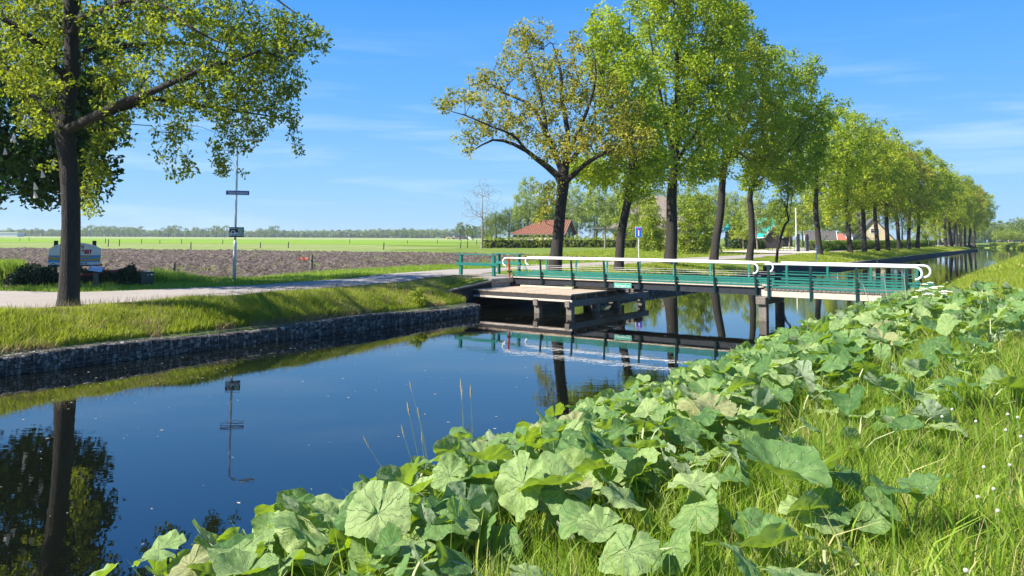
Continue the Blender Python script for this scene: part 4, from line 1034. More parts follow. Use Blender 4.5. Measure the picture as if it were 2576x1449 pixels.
def disc(cx_, cz_, r_, off, mat, name, n=24, a0=0, a1=2*math.pi, parent=None):
    b = MB(); pts = [c+rt*(cx_+r_*math.cos(a0+(a1-a0)*i/n))+Vector((0, 0, cz_+r_*math.sin(a0+(a1-a0)*i/n)))+fd*off for i in range(n)]
    b.prism(pts, -fd*.002); return b.build(name, mat, parent or s2)
disc(.14, .08, .088, .012, M['whitetext'], 'emblem'); disc(.14, .08, .074, .015, M['appgreen'], 'emblem')
b = MB(); b.tube([c+rt*.105+Vector((0, 0, .105))+fd*.02, c+rt*.118+Vector((0, 0, .072))+fd*.02, c+rt*.145+Vector((0, 0, .05))+fd*.02, c+rt*.175+Vector((0, 0, .045))+fd*.02], [.017, .011, .011, .017], 6); b.build('phone_symbol', M['whitetext'], s2)
disc(-.125, -.01, .085, .0135, M['whitetext'], 'figure_symbol', a0=0, a1=math.pi, n=24); disc(-.125, .005, .045, .0155, M['signdark'], 'figure_symbol'); bar(s2, 'figure_symbol', c, -.21, -.04, -.07, -.008, M['whitetext'], .0135)
bar(s2, 'figure_symbol', c, -.165, -.085, -.035, .01, M['signdark'], .016)
b = MB()
for z in (.1, -.1): b.box(c-fd*.03+Vector((0, 0, z)), (.10, .05, .03), M=Mh)
b.build('clamp', M['galv'], s2)

# campsite board on two black posts
bd = 29.5
BC = Vector(at(188, 640, bd)); f2 = Vector((-BC.x, -BC.y, 0)).normalized(); r2 = Vector((-f2.y, f2.x, 0)); r2 = r2 if r2.x > 0 else -r2
px_m = bd/FPX*1.12
gz = ground_z(BC.x, BC.y)
cs = thing('campsite_board', (BC.x, BC.y, gz), 'white arched campsite board with blue and orange rays behind the large oak trunk', 'sign board')
def BP(x, y): return BC+r2*((x-188)*px_m)+Vector((0, 0, (640-y)*px_m*.9))
poly = [(137, 666), (239, 666), (240, 626), (228, 618), (210, 612.5), (188, 610.5), (166, 612.5), (148, 618), (138, 627)]
b = MB(); b.prism([BP(*p) for p in poly], -f2*.03); bdp = b.build('board', M['white'], cs)
M['skyblue'] = simple('light_blue_paint', (.10, .36, .60), .5, .05); M['orange'] = simple('orange_paint', (.72, .36, .03), .5, .05); M['scriptred'] = simple('red_lettering_paint', (.45, .02, .03), .5, .05)
b = MB(); b.prism([BP(*p)+f2*.004 for p in [(137.3, 659), (239, 659), (239.6, 642), (137.6, 642)]], -f2*.002); b.build('blue_band', M['skyblue'], bdp)
b = MB()
for tri in ([(188, 657), (188, 654), (239.3, 649.5), (239.2, 655)], [(188, 654), (188, 652), (212, 642.2), (226, 642.2)], [(188, 654), (188, 657), (137.3, 651), (137.5, 645)], [(188, 652), (188, 654), (150, 642.2), (164, 642.2)]):
    b.prism([BP(*p)+f2*.007 for p in tri], -f2*.002)
b.build('orange_ray', M['orange'], bdp)
text_mesh('Camping', .17, BP(188, 619.5)+f2*.004, r2, (0, 0, 1), M['scriptred'], 'board_lettering', bdp, shear=.3, bold=.003)
text_mesh('ean', .30, BP(200, 632)+f2*.004, r2, (0, 0, 1), M['scriptred'], 'board_lettering', bdp, shear=.25, bold=.014, align='LEFT', sx=.8)
text_mesh('RECREATIE', .085, BP(198.5, 662.6)+f2*.004, r2, (0, 0, 1), M['signdark'], 'board_lettering', bdp, bold=.002, sx=1.2)
for x in (151, 226):
    p = BP(x, 606)-f2*.10; b = MB(); b.box((p.x, p.y, (p.z+gz-.2)/2), (.14, .14, p.z-gz+.2), math.atan2(r2.y, r2.x), bev=.01); b.build('post', M['tardk'], cs)
b = MB(); b.beam(BP(137, 668)-f2*.05, BP(243, 667)-f2*.05, .05, .07); b.build('cross_rail', M['tardk'], cs)

# lectern
Lc = on_z(240, 723, 1.0); f3 = Vector((-Lc.x, -Lc.y, 0)).normalized(); r3 = Vector((-f3.y, f3.x, 0)); r3 = r3 if r3.x > 0 else -r3
le = thing('information_lectern', Lc, 'small slanted information panel on a grey wooden post among the dark shrubs', 'information panel')
b = MB(); b.box((Lc.x, Lc.y, 1.25), (.17, .12, .66), math.atan2(r3.y, r3.x), bev=.01); b.build('post', M['timber'], le)
Mt = Matrix.Rotation(math.atan2(r3.y, r3.x)-.35, 3, 'Z') @ Matrix.Rotation(R(32), 3, 'X') @ Matrix.Rotation(R(10), 3, 'Y')
b = MB(); b.box((Lc.x, Lc.y, 1.625), (.47, .34, .03), M=Mt, bev=.004); p_ = b.build('panel', M['signdark'], le)
b = MB(); b.box(Vector((Lc.x, Lc.y, 1.625))+Mt@Vector((0, 0, .018)), (.42, .30, .004), M=Mt); b.build('panel_sheet', simple('pale_blue_panel', (.62, .66, .80), .25, .06, 30), p_)

# cabinet
cbp = on_z(369, 720, 1.0)
ca = thing('utility_cabinet', cbp, 'dark green utility cabinet with two small stickers at the right end of the shrubs', 'cabinet')
az = math.atan2(r3.y, r3.x)
b = MB(); b.box(cbp+Vector((0, 0, .24)), (.42, .34, .50), az, bev=.012); b.build('housing', M['dkgreen'], ca)
b = MB(); b.box(cbp+Vector((0, 0, .50)), (.46, .38, .035), az, bev=.012); b.build('lid', M['dkgreen'], ca)
for x, z, w_ in ((.14, .42, .07), (.02, .41, .025)):
    b = MB(); b.box(cbp+r3*x+f3*.173+Vector((0, 0, z)), (w_, .004, .045), az); b.build('sticker', M['whitetext'], ca)

# old boat used as a planter
bo = thing('rowing_boat', on_z(272, 714, 1.0), 'old black rowing boat with red gunwale, its bow rising among the dark shrubs', 'boat')
bb_ = Vector(on_z(272, 714, 1.0)); bd_ = (r3*1.0-f3*.15).normalized(); bs_ = Vector((-bd_.y, bd_.x, 0))
st_ = [(-1.6, .42, .10, .34), (-1.0, .50, .04, .36), (-.3, .52, .04, .42), (.3, .42, .08, .46), (.65, .22, .2, .56), (.85, .02, .4, .64)]
V = []; F = []
for i, (l, w_, zb, zt) in enumerate(st_):
    for k, (y, z) in enumerate([(-w_, zt), (-w_*.85, (zt+zb)/2), (-w_*.4, zb), (w_*.4, zb), (w_*.85, (zt+zb)/2), (w_, zt)]): V.append(bb_+bd_*l+bs_*y+Vector((0, 0, z)))
for i in range(len(st_)-1):
    for k in range(5): F.append((i*6+k, i*6+k+1, (i+1)*6+k+1, (i+1)*6+k))
F.append((5, 4, 3, 2, 1, 0))
b = MB(); b.add(V, F); h_ = b.build('hull', M['tardk'], bo)
sd = h_.modifiers.new('s', 'SOLIDIFY'); sd.thickness = .025
for sgn in (-1, 1):
    b = MB(); b.tube([bb_+bd_*l+bs_*w_*sgn+Vector((0, 0, zt+.01)) for l, w_, zb, zt in st_], .028, 6); b.build('gunwale', M['red'], bo)

# dark spreading shrubs
def shrub(name, px, py, wpx, hpx, label, mat, rs, n=110, k=40, size=.10, z=None, spread=.16, depth=None, dth=None, cat='shrub', group=None, twig=True, base=1.0):
    p = on_z(px, py, base) if depth is None else at(px, py, depth)
    p.z = ground_z(p.x, p.y) if z is None else z
    dd = p.y; w_ = wpx*dd/FPX/2; h_ = hpx*dd/FPX
    d = rs.normal(size=(n, 3)); d[:, 2] = np.abs(d[:, 2]); d /= np.linalg.norm(d, axis=1)[:, None]; q = (rs.random(n)**.35)[:, None]*(1+.12*np.sin(d[:, :1]*9+px))
    T = d*q*np.array([w_, dth or w_*.6, h_])+np.array(p)+np.array([0, 0, .06*h_])
    root = thing(name, p, label, cat, group)
    arr, par, rd = grow(([tuple(p), (p.x, p.y, p.z+.12*h_)], [.04, .03]), [], T, rs, max(.12, w_*.2), .005)
    V, F = tube_tree(arr-np.array(p), par, rd)
    link_mesh('stem', np_mesh('stem', V, F), M['bark'], root)
    V, F, c = leaf_cloud(T-np.array(p), spread, k, size, rs, upbias=.3)
    V[:, 2] = np.maximum(V[:, 2], .0)
    link_mesh('foliage', np_mesh('foliage', V, F, c), mat, root); return root
rs = np.random.default_rng(41)
shrub('spreading_shrub', 92, 718, 135, 56, 'low dark evergreen shrub left of the large oak trunk', M['conifer'], rs, 220, 60, .09, dth=.9)
shrub('spreading_shrub', 196, 715, 84, 44, 'dark evergreen shrub directly behind the large oak trunk below the board', M['conifer'], rs, 150, 50, .09)
shrub('spreading_shrub', 270, 716, 44, 40, 'dark evergreen shrub between the slanted panel and the boat', M['conifer'], rs, 80, 45, .08)
shrub('spreading_shrub', 328, 720, 62, 48, 'dark drooping evergreen shrub between the boat bow and the green cabinet', M['conifer'], rs, 150, 60, .09)
shrub('bank_bush', 1050, 757, 50, 40, 'small light green leafy bush on the grass bank left of the wing wall', M['yg_leaf'], rs, 60, 18, .07, z=None, base=.6, spread=.1)

# posts
def stake(name, px, py, z, h, r_, label, mat='timber', cat='post', group=None, capm=None):
    p = on_z(px, py, z); root = thing(name, p, label, cat, group)
    b = MB(); b.tube([p+Vector((0, 0, -.2)), p+Vector((.01, 0, h*.6)), p+Vector((.015, 0, h-.02)), p+Vector((.015, 0, h))], [r_, r_*.97, r_*.93, r_*.7], 9); b.build('shaft', M[mat], root)
    b = MB(); b.box(p+Vector((.01, -r_-.015, h*.62)), (.05, .05, .06)); b.build('insulator', M['signdark'], root)
    return root
stake('fence_post', 436, 703, .95, .72, .075, 'dark stubby wooden post in rough grass between the green cabinet and the lamp post')
stake('fence_post', 783, 678, .95, .84, .085, 'light wooden post with black cap beside orange ribbon at the ploughed field')
pp_ = on_z(762, 668, .95)
mk = thing('marker_rod', pp_, 'thin leaning marker rod with an orange ribbon left of the light wooden post', 'marker')
b = MB(); b.tube([pp_, pp_+Vector((.05, 0, 1.1))], .012, 5); b.build('rod', M['timber'], mk)
b = MB(); q_ = pp_+Vector((.03, -.02, .42))
vs = []
for i in range(9): 
    for zz in (-.05, .05): vs.append(q_+Vector((i*.07-.28+.0*zz, .05*math.sin(i*1.4), zz+.06*math.sin(i*1.1+zz*8))))
b.add(vs, [(2*i, 2*i+2, 2*i+3, 2*i+1) for i in range(8)]); rb = b.build('ribbon', simple('orange_ribbon', (.85, .13, .04), .6, .1), mk); rb.modifiers.new('s', 'SOLIDIFY').thickness = .004
fp = [(1470, 716, 0), (1488, 716, 0), (1730, 719, 0), (1110, 700, 1), (1865, 720, 1), (435, 700, 1), (210, 619, 1), (290, 619, 1), (1060, 641, 1), (1430, 641, 1), (1605, 645, 1), (1825, 648, 1), (2275, 650, 1), (2455, 725, 1)]
FPS = [(170, 618.3), (272, 620), (300, 619), (480, 626), (655, 623.5), (725, 623.5), (560, 614), (880, 613.2), (1025, 612.5), (1100, 612.8), (1160, 612), (1158, 625.2), (1231, 620.8), (1240, 620.8), (1376-200, 623.5), (965, 627.5), (50, 606), (73, 606), (265, 612), (356, 612.6), (402, 613), (457, 613.4), (1199, 616)]
first = None
for px, py in FPS:
    p = on_z(px, py, .93)
    if first is None:
        first = thing('fence_post', p, 'small wooden post far out along the edges of the meadow strips', 'post', 'meadow fence posts')
        b = MB(); b.tube([p+Vector((0, 0, -.2)), p+Vector((.02, 0, .9)), p+Vector((.02, 0, 1.1))], [.08, .075, .065], 7); b.build('shaft', M['tardk'], first)
    else:
        o = dup(first); o.location = p; o.scale = (1, 1, rnd.uniform(.8, 1.15)); o.rotation_euler = (rnd.uniform(-.06, .06), rnd.uniform(-.06, .06), 0)

# dead-end sign beyond the bridge
sp_ = on_z(1607, 661, 1.05); ts_ = thing('dead_end_sign', sp_, 'blue rectangular dead-end sign with white bar and red block on a grey pole', 'traffic sign')
ft = Vector((-sp_.x, -sp_.y, 0)).normalized(); rtt = Vector((-ft.y, ft.x, 0)); rtt = rtt if rtt.x > 0 else -rtt; Mq = Matrix((rtt, ft, Vector((0, 0, 1)))).transposed()
zs = at(1606, 584, sp_.y).z
b = MB(); b.tube([sp_+Vector((0, 0, -.2)), Vector((sp_.x, sp_.y, zs+.3))], .03, 10); b.build('pole', M['galv'], ts_)
ce = Vector((sp_.x, sp_.y, zs))+ft*.05
b = MB(); b.box(ce, (.46, .02, .72), M=Mq, bev=.008); pl_ = b.build('plate', M['white'], ts_)
M['brightblue'] = simple('traffic_blue', (.01, .10, .62), .35, .04); M['brightred'] = simple('traffic_red', (.60, .01, .02), .35, .04)
b = MB(); b.box(ce+ft*.012, (.42, .01, .68), M=Mq); b.build('blue_face', M['brightblue'], pl_)
b = MB(); b.box(ce+ft*.019+Vector((0, 0, -.06)), (.065, .008, .42), M=Mq); b.build('white_bar', M['whitetext'], pl_)
b = MB(); b.box(ce+ft*.021+Vector((0, 0, .19)), (.19, .008, .12), M=Mq); b.build('red_block', M['brightred'], pl_)
# white marker post by the quay
wp = on_z(2000+0*1, 0+652, .9); wp = on_z(1998, 654, .95) if False else on_z(2032*1.0+0, 657, .9)
wp = on_z(2059-2059+2054, 656, .85)
w_ = thing('marker_post', wp, 'thin white marker post with square head on the verge left of the sixth oak', 'post')
b = MB(); b.box(wp+Vector((0, 0, .5)), (.07, .05, 1.1)); b.build('shaft', M['white'], w_)
b = MB(); b.box(wp+Vector((0, 0, 1.15)), (.14, .05, .28), bev=.01); b.build('head', M['white'], w_)

# ================================================================== buildings behind the road
M['tile'] = simple('orange_pantile', (.25, .10, .055), .8, .35, 3, dirt=(.10, .055, .04), dirtamt=.85)
M['thatch'] = simple('grey_thatch', (.20, .165, .13), 1, .25, 2, .05, 12, stretch=(1, 1, .3))
M['brick_pale'] = simple('pale_pink_brick', (.52, .41, .36), .85, .12, 9)
M['brick_cream'] = simple('cream_brick', (.50, .41, .26), .85, .12, 6)
M['weatherboard'] = simple('grey_green_boarding', (.14, .145, .12), .8, .2, 5)
M['cream_wall'] = simple('cream_plank_wall', (.50, .44, .34), .8, .12, 6, dirt=(.25, .2, .14), dirtamt=.4)
M['tealroof'] = simple('teal_sheet_roof', (.02, .36, .28), .5, .1, 2)
M['greyroof'] = simple('dark_grey_pantile', (.10, .095, .09), .8, .25, 6)
M['darkwood'] = simple('dark_brown_boarding', (.06, .045, .04), .85, .25, 5)
def gable_house(name, label, c, rz, L, Wd, eave, ridge, wall, roof, over=.35, hip0=0, hip1=0, wins=(), gwins=(), ribs=None, trim=None, cat='house', chimney=None, gableh=None):
    """c: ground centre; L along local x (ridge), Wd along y; wins: (x, z, w, h) on the -y side; gwins: (y, z, w, h) on the +x end ; values local"""
    root = thing(name, c, label, cat); Rm = Matrix.Rotation(rz, 3, 'Z'); C0 = Vector(c)
    def P(x, y, z): return C0+Rm@Vector((x, y, z))
    b = MB(); hx, hy = L/2, Wd/2
    b.add([P(-hx, -hy, 0), P(hx, -hy, 0), P(hx, hy, 0), P(-hx, hy, 0), P(-hx, -hy, eave), P(hx, -hy, eave), P(hx, hy, eave), P(-hx, hy, eave), P(-hx+hip0, 0, ridge-.06), P(hx-hip1, 0, ridge-.06)],
          [(0, 1, 5, 4), (2, 3, 7, 6), (1, 2, 6, 9, 5) if hip1 == 0 else (1, 2, 6, 5), (3, 0, 4, 8, 7) if hip0 == 0 else (3, 0, 4, 7)])
    b.build('wall', wall, root)
    sl_ = (ridge-eave)/hy; ox = over; oz = over*sl_
    b = MB(); e0, e1 = eave-oz, ridge
    a = [P(-hx-ox, -hy-over, e0), P(hx+ox, -hy-over, e0), P(hx+ox-hip1-(0 if hip1 == 0 else ox), 0, e1), P(-hx-ox+hip0+(0 if hip0 == 0 else ox), 0, e1), P(-hx-ox, hy+over, e0), P(hx+ox, hy+over, e0)]
    th = Vector((0, 0, -.12))
    def sheet_(ps): b.prism(ps, th)
    sheet_([a[0], a[1], a[2], a[3]]); sheet_([a[5], a[4], a[3], a[2]])
    if hip1: sheet_([a[1], a[5], a[2]])
    if hip0: sheet_([a[4], a[0], a[3]])
    rf = b.build('roof', roof, root)
    if ribs:
        b = MB(); n = int((L+2*ox)/ribs)
        for i in range(n+1):
            x = -hx-ox+(L+2*ox)*i/n
            def cut(x):   # height fraction at which a hip clips this rib
                f = 1.0
                if hip0: f = min(f, (x+hx+ox)/(hip0+ox))
                if hip1: f = min(f, (hx+ox-x)/(hip1+ox))
                return max(0.02, min(1, f))
            f = cut(x)
            for sy in (-1, 1):
                b.tube([P(x, sy*(hy+over), e0+.01), P(x, sy*(hy+over)*(1-f), e0+(e1-e0)*f+.01)], ribs*.30, 5, False)
        b.build('tile_ridges', roof, rf)
        b = MB(); b.tube([a[3]+Vector((0, 0, .03)), a[2]+Vector((0, 0, .03))], .13, 6)
        for q0, q1, on in ((a[2], a[1], hip1), (a[2], a[5], hip1), (a[3], a[0], hip0), (a[3], a[4], hip0)):
            if on: b.tube([q0, q1], .11, 6)
        b.build('ridge_tiles', trim if (trim and False) else roof, rf)
    if trim:
        b = MB()
        for sx, on in ((1, hip1 == 0), (-1, hip0 == 0)):
            if on:
                for sy in (-1, 1): b.beam(P(sx*(hx+ox+.03), sy*(hy+over), e0-.02), P(sx*(hx+ox+.03), 0, e1+.03), .06, .22)
        b.beam(P(-hx-ox, -hy-over-.04, e0-.05), P(hx+ox, -hy-over-.04, e0-.05), .08, .12)
        b.build('fascia', trim, rf)
    for (x, z, w_, h_) in wins: window(root, P(x, -hy-.02, z), Rm@Vector((1, 0, 0)), Rm@Vector((0, -1, 0)), w_, h_)
    for (y, z, w_, h_) in gwins: window(root, P(hx+.02, y, z), Rm@Vector((0, 1, 0)), Rm@Vector((1, 0, 0)), w_, h_)
    if chimney:
        x, y, z0, z1, r_, mm = chimney; b = MB(); b.tube([P(x, y, z0), P(x, y, z1)], r_, 8); b.tube([P(x, y, z1-.2), P(x, y, z1+.05)], r_*1.3, 8); b.build('chimney', mm, rf)
    return root
def window(root, c, r_, n_, w_, h_):
    r_ = r_.normalized(); n_ = n_.normalized(); Mw = Matrix((r_, n_, Vector((0, 0, 1)))).transposed()
    b = MB()
    for x in (-1, 1): b.box(c+r_*x*w_/2+n_*.03, (.10, .08, h_+.1), M=Mw)
    for z in (-1, 1): b.box(c+Vector((0, 0, z*h_/2))+n_*.032, (w_-.1, .075, .10), M=Mw)
    b.box(c+n_*.03, (.05, .05, h_-.1), M=Mw); b.box(c+Vector((0, 0, h_*.15))+n_*.028, (w_-.1, .05, .05), M=Mw)
    f = b.build('window', M['white'], root)
    b = MB(); b.box(c+n_*.008, (w_, .03, h_), M=Mw); b.build('pane', M['glass'], f)
def gpt(px, depth): p = at(px, 600, depth); p.z = ground_z(p.x, p.y); return p
# orange-tiled shed
c = gpt(1368, 142); rzs = math.atan2(c.y, c.x)-math.pi/2
gable_house('tiled_shed', 'low grey boarded shed with orange pantile roof behind the first oak trunk', tuple(c), rzs-.34, 9.6, 6.2, 2.5, 4.7, M['weatherboard'], M['tile'], .4, hip0=4.0, hip1=0, gwins=((-1.2, 1.8, .7, 1.5), (1.1, 1.8, .7, 1.5)), ribs=.36, trim=M['weatherboard'], cat='shed', chimney=(-3.6, 1.2, 2.0, 4.9, .22, M['black']))
b = MB(); Rm = Matrix.Rotation(rzs-.34, 3, 'Z'); b.box(c+Rm@Vector((0, -3.18, .8)), (9.4, .12, 1.7), rzs-.34); o = b.build('plank_wall', M['cream_wall'], [x for x in bpy.data.objects if x.name == 'tiled_shed'][0])
# thatched farmhouse
c = gpt(1640, 150); rzh = math.atan2(c.y, c.x)-math.pi/2
fh = gable_house('thatched_farmhouse', 'large farmhouse with steep grey thatched roof and pale pink brick wall with arched windows', tuple(c), rzh+.04, 15.5, 10, 3.9, 9.8, M['brick_pale'], M['thatch'], .5, hip0=5.5, hip1=5.5, wins=((-5.6, 2.9, 1.15, 1.7), (-1.3, 2.9, 1.15, 1.7), (3.0, 2.9, 1.15, 1.7), (6.4, 2.9, 1.15, 1.7)), trim=M['weatherboard'])
pg = gpt(1527, 139); per = thing('veranda', pg, 'dark open veranda with flat roof left of the thatched farmhouse', 'veranda')
b = MB(); b.box(pg+Vector((0, 0, 3.35)), (4.6, 3.2, .25), rzh, bev=.02); b.build('roof', M['weatherboard'], per)
for x in (-2.0, 2.0):
    b = MB(); b.box(pg+Matrix.Rotation(rzh, 3, 'Z')@Vector((x, -1.3, 1.6)), (.22, .22, 3.4), rzh); b.build('post', M['weatherboard'], per)
# teal-roofed barn, playhouse, white annex
c = gpt(1908, 175); rz_ = math.atan2(c.y, c.x)-math.pi/2
gable_house('teal_roofed_barn', 'wide barn with bright teal roof showing between leaves behind the fifth oak', tuple(c), rz_, 14, 12, 3.4, 6.2, M['darkwood'], M['tealroof'], .3, trim=M['white'], cat='barn')
c = gpt(1928, 128); rz2 = math.atan2(c.y, c.x)-math.pi/2
gable_house('garden_house', 'small dark garden house with turquoise roof and white gable edge behind the iron fence', tuple(c), rz2-1.1, 4.6, 3.0, 2.0, 3.7, M['darkwood'], simple('turquoise_roof', (.01, .45, .36), .5, .06), .15, trim=M['white'], cat='garden house')
c = gpt(1890, 130)
gable_house('white_annex', 'low white-walled annex with grey roof left of the turquoise-roofed garden house', tuple(c), rz2, 4.6, 3.4, 2.0, 3.6, M['white'], M['greyroof'], .2, cat='outbuilding')
c = gpt(2063, 128); rz3 = math.atan2(c.y, c.x)-math.pi/2
gable_house('grey_roofed_shed', 'low shed with dark ribbed pantile roof and white roof edges above the clipped hedge', tuple(c), rz3+.05, 4.6, 4.2, 1.6, 2.9, simple('grey_blue_boards', (.17, .2, .22), .8, .1), M['greyroof'], .15, ribs=.22, trim=M['white'], cat='shed')
c = gpt(2105, 134)
gable_house('red_roofed_shed', 'small shed with orange-red roof peeping out right of the grey ribbed roof', tuple(c), rz3+.7, 2.4, 2.4, 1.6, 2.7, M['darkwood'], simple('salmon_roof', (.60, .17, .11), .8, .1), .1, cat='shed')
c = gpt(2124, 150)
gable_house('blue_grey_shed', 'tiny pale blue shed left of the cream gabled house', tuple(c), rz3, 2.6, 2.2, 1.7, 2.1, simple('pale_blue_boards', (.45, .55, .55), .8, .1), simple('pale_roof', (.5, .6, .62), .8, .1), .15, wins=((.3, 1.1, .5, .7),), cat='shed')
c = gpt(2192, 190); rz4 = math.atan2(c.y, c.x)-math.pi/2
gable_house('gabled_house', 'cream brick house with steep dark roof and white framed window high in its gable', tuple(c), rz4-math.pi/2+.12, 10, 8.4, 1.7, 6.6, M['brick_cream'], M['greyroof'], .3, gwins=((.2, 3.6, 1.9, 1.1), (-2.2, .9, 1.6, 1.2), (3.0, .9, 1.2, 1.1)), trim=M['darkwood'], cat='house')
# flagpole
p = gpt(2003, 108); fl = thing('flagpole', p, 'tall white flagpole behind the iron gate posts', 'flagpole')
b = MB(); b.tube([p, p+Vector((0, 0, 5.9))], [.10, .07], 10); b.build('pole', M['white'], fl)
b = MB(); b.ball(p+Vector((0, 0, 5.98)), .11); b.build('knob', M['white'], fl)
# iron fence and gate
A_, B_ = on_z(1934, 634, 1.1), on_z(2008, 634, 1.1); C_ = on_z(2031, 633, 1.1)
fe = thing('iron_fence', A_, 'low black iron fence left of the gate posts', 'fence')
n = 9
b = MB(); b.beam(A_+Vector((0, 0, .2)), B_+Vector((0, 0, .2)), .04, .05); b.build('lower_rail', M['black'], fe)
b = MB(); b.tube([A_+(B_-A_)*f+Vector((0, 0, z)) for f, z in ((-.05, .2), (.0, .9), (.08, 1.22), (.2, 1.3), (.6, 1.34), (1, 1.42))], .035, 6); b.build('top_rail', M['black'], fe)
b = MB()
for i in range(n):
    f = i/(n-1); q = A_+(B_-A_)*f; b.beam(q, q+Vector((0, 0, 1.28)), .035, .035)
b.build('bars', M['black'], fe)
gt = thing('iron_gate', C_, 'black iron gate with dipping curved top between two dark gate posts', 'gate')
for q in (B_, C_):
    b = MB(); b.box(q+Vector((0, 0, 1.0)), (.34, .34, 2.0), bev=.03); b.build('gate_post', M['black'], gt)
    b = MB(); b.ball(q+Vector((0, 0, 2.15)), .2, 8, 6, (1, 1, .8)); b.build('finial', M['black'], gt)
b = MB(); b.tube([B_+(C_-B_)*f+Vector((0, 0, z)) for f, z in ((.1, 1.9), (.25, 1.3), (.5, .95), (.75, 1.3), (.9, 1.9))], .035, 6); b.build('curved_top', M['black'], gt)
b = MB()
for f in (.3, .5, .7): q = B_+(C_-B_)*f; b.beam(q+Vector((0, 0, .05)), q+Vector((0, 0, 1.0 if f == .5 else 1.15)), .035, .035)
b.beam(B_+Vector((0, 0, .2)), C_+Vector((0, 0, .2)), .04, .05); b.build('bars', M['black'], gt)
# pale gravel yard behind the hedge line
yd = [on_z(px, py, 1.15) for px, py in ((1800, 633), (1930, 636), (2050, 636), (2080, 628), (1990, 622), (1800, 622))]
b = MB(); b.add([(p.x, p.y, 1.16) for p in yd], [tuple(range(6))]); M['gravel'] = simple('pale_gravel', (.55, .50, .42), .95, .12, 3); tag(b.build('gravel_yard', M['gravel']), kind='structure')
# side road to the yard
yd = [on_z(px, py, 1.1) for px, py in ((1985, 641), (2045, 639), (2062, 634.5), (2000, 634.5))]
b = MB(); b.add([(p.x, p.y, 1.125) for p in yd], [(0, 1, 2, 3)]); tag(b.build('driveway', M['road']), kind='structure')

# hedges: a twiggy box filled and skinned with leaves
def hedge(name, A_, B_, th, h, label, mat, rs, n, size=.16, k=22, spread=.22, z=None, group=None, rough=.12):
    A_ = Vector(A_); B_ = Vector(B_); A_.z = ground_z(A_.x, A_.y) if z is None else z
    root = thing(name, A_, label, 'hedge', group); d = (B_-A_); L = Vector((d.x, d.y, 0)).length; d = Vector((d.x, d.y, 0)).normalized(); nn = Vector((-d.y, d.x, 0))
    t = rs.random(n)*L; s_ = rs.random(n); face = rs.random(n)
    y = np.where(face < .4, -th/2, np.where(face < .6, th/2, (s_-.5)*th)); zz = np.where(face < .6, rs.random(n)*h, np.where(face < .9, h, rs.random(n)*h))
    zz = zz+rs.normal(0, rough, n); y = y+rs.normal(0, rough*.7, n)
    T = np.stack([d.x*t+nn.x*y, d.y*t+nn.y*y, np.maximum(zz, .05)], 1)
    V, F, c = leaf_cloud(T, spread, k, size, rs, upbias=.4); V[:, 2] = np.maximum(V[:, 2], 0)
    link_mesh('foliage', np_mesh('foliage', V, F, c), mat, root)
    b = MB(); m_ = A_+d*L/2+Vector((0, 0, h*.45)); b.box(m_, (L*.98, th*.6, h*.8), math.atan2(d.y, d.x)); b.build('inner_twigs', simple(name+'_twigs', (.03, .035, .015), 1, .3, 9) if 'twg' not in M else M['twg'], root)
    return root
M['twg'] = simple('hedge_inner_twigs', (.025, .032, .012), 1, .3, 9)
rs = np.random.default_rng(55)
hedge('hedge', gpt(1214, 128), gpt(1400, 130), 1.6, 1.6, 'rough leafy hedge in front of the orange-tiled shed', M['yg_leaf'], rs, 420, rough=.3)
hedge('hedge', gpt(1412, 130), gpt(1560, 131), 1.6, 1.5, 'leafy hedge between the first and second oak trunks', M['yg_leaf'], rs, 320, rough=.3)
hedge('hedge', gpt(1560, 131), gpt(1660, 132), 1.6, 1.5, 'light green front hedge behind the dead-end sign', M['yg_leaf'], rs, 240, rough=.3)
hedge('hedge', gpt(1545, 136), gpt(1660, 137), 1.2, 2.7, 'taller dark hedge directly below the farmhouse windows', M['hedge_leaf'], rs, 280)
hedge('hedge', gpt(1830, 118), gpt(1925, 116), 1.0, 1.4, 'thin low hedge left of the black iron fence', M['hedge_leaf'], rs, 200, k=14)
a1, a2 = on_z(2040, 632, 1.08), on_z(2341, 621.2, 1.1)
hedge('clipped_hedge', a1, a2, 1.6, 1.32, 'long clipped dark green hedge running along the road behind the row oaks', M['hedge_leaf'], rs, 2600, size=.15, k=24, spread=.2, rough=.05)

# shrubs and trees behind the road
def bg_shrub(px, depth, wm, hm, label, mat, n=150, k=26, size=.24, spread=.5, name='shrub'):
    p = gpt(px, depth)
    return shrub(name, px, 600, wm*FPX/depth, hm*FPX/depth, label, mat, rs, n, k, size, depth=depth, spread=spread, cat='shrub')
bg_shrub(1742, 86, 5.2, 7.0, 'big round multi-stemmed shrub between the third and fourth oak trunks', M['yg_leaf'], 260, 30)
bg_shrub(1640, 92, 3.6, 5.6, 'tall yellow-green shrub just left of the thickest oak trunk', M['yg_leaf'], 170, 30)
bg_shrub(1770, 92, 3.6, 4.6, 'smaller shrub leaning against the big round one on its right', M['willow_leaf'], 140, 24)
bg_shrub(1590, 132, 2.4, 2.2, 'bright yellow-green bush on top of the hedge beside the veranda', M['yg_leaf'], 60)
bg_shrub(2070, 92, 1.6, 2.0, 'little bush at the foot of the sixth oak, before the clipped hedge', M['hedge_leaf'], 40, 16, .14, .3)
bg_shrub(2238, 118, 2.4, 2.4, 'small bush at the foot of the bronze-tinged row oak', M['yg_leaf'], 50, 16, .16, .35)
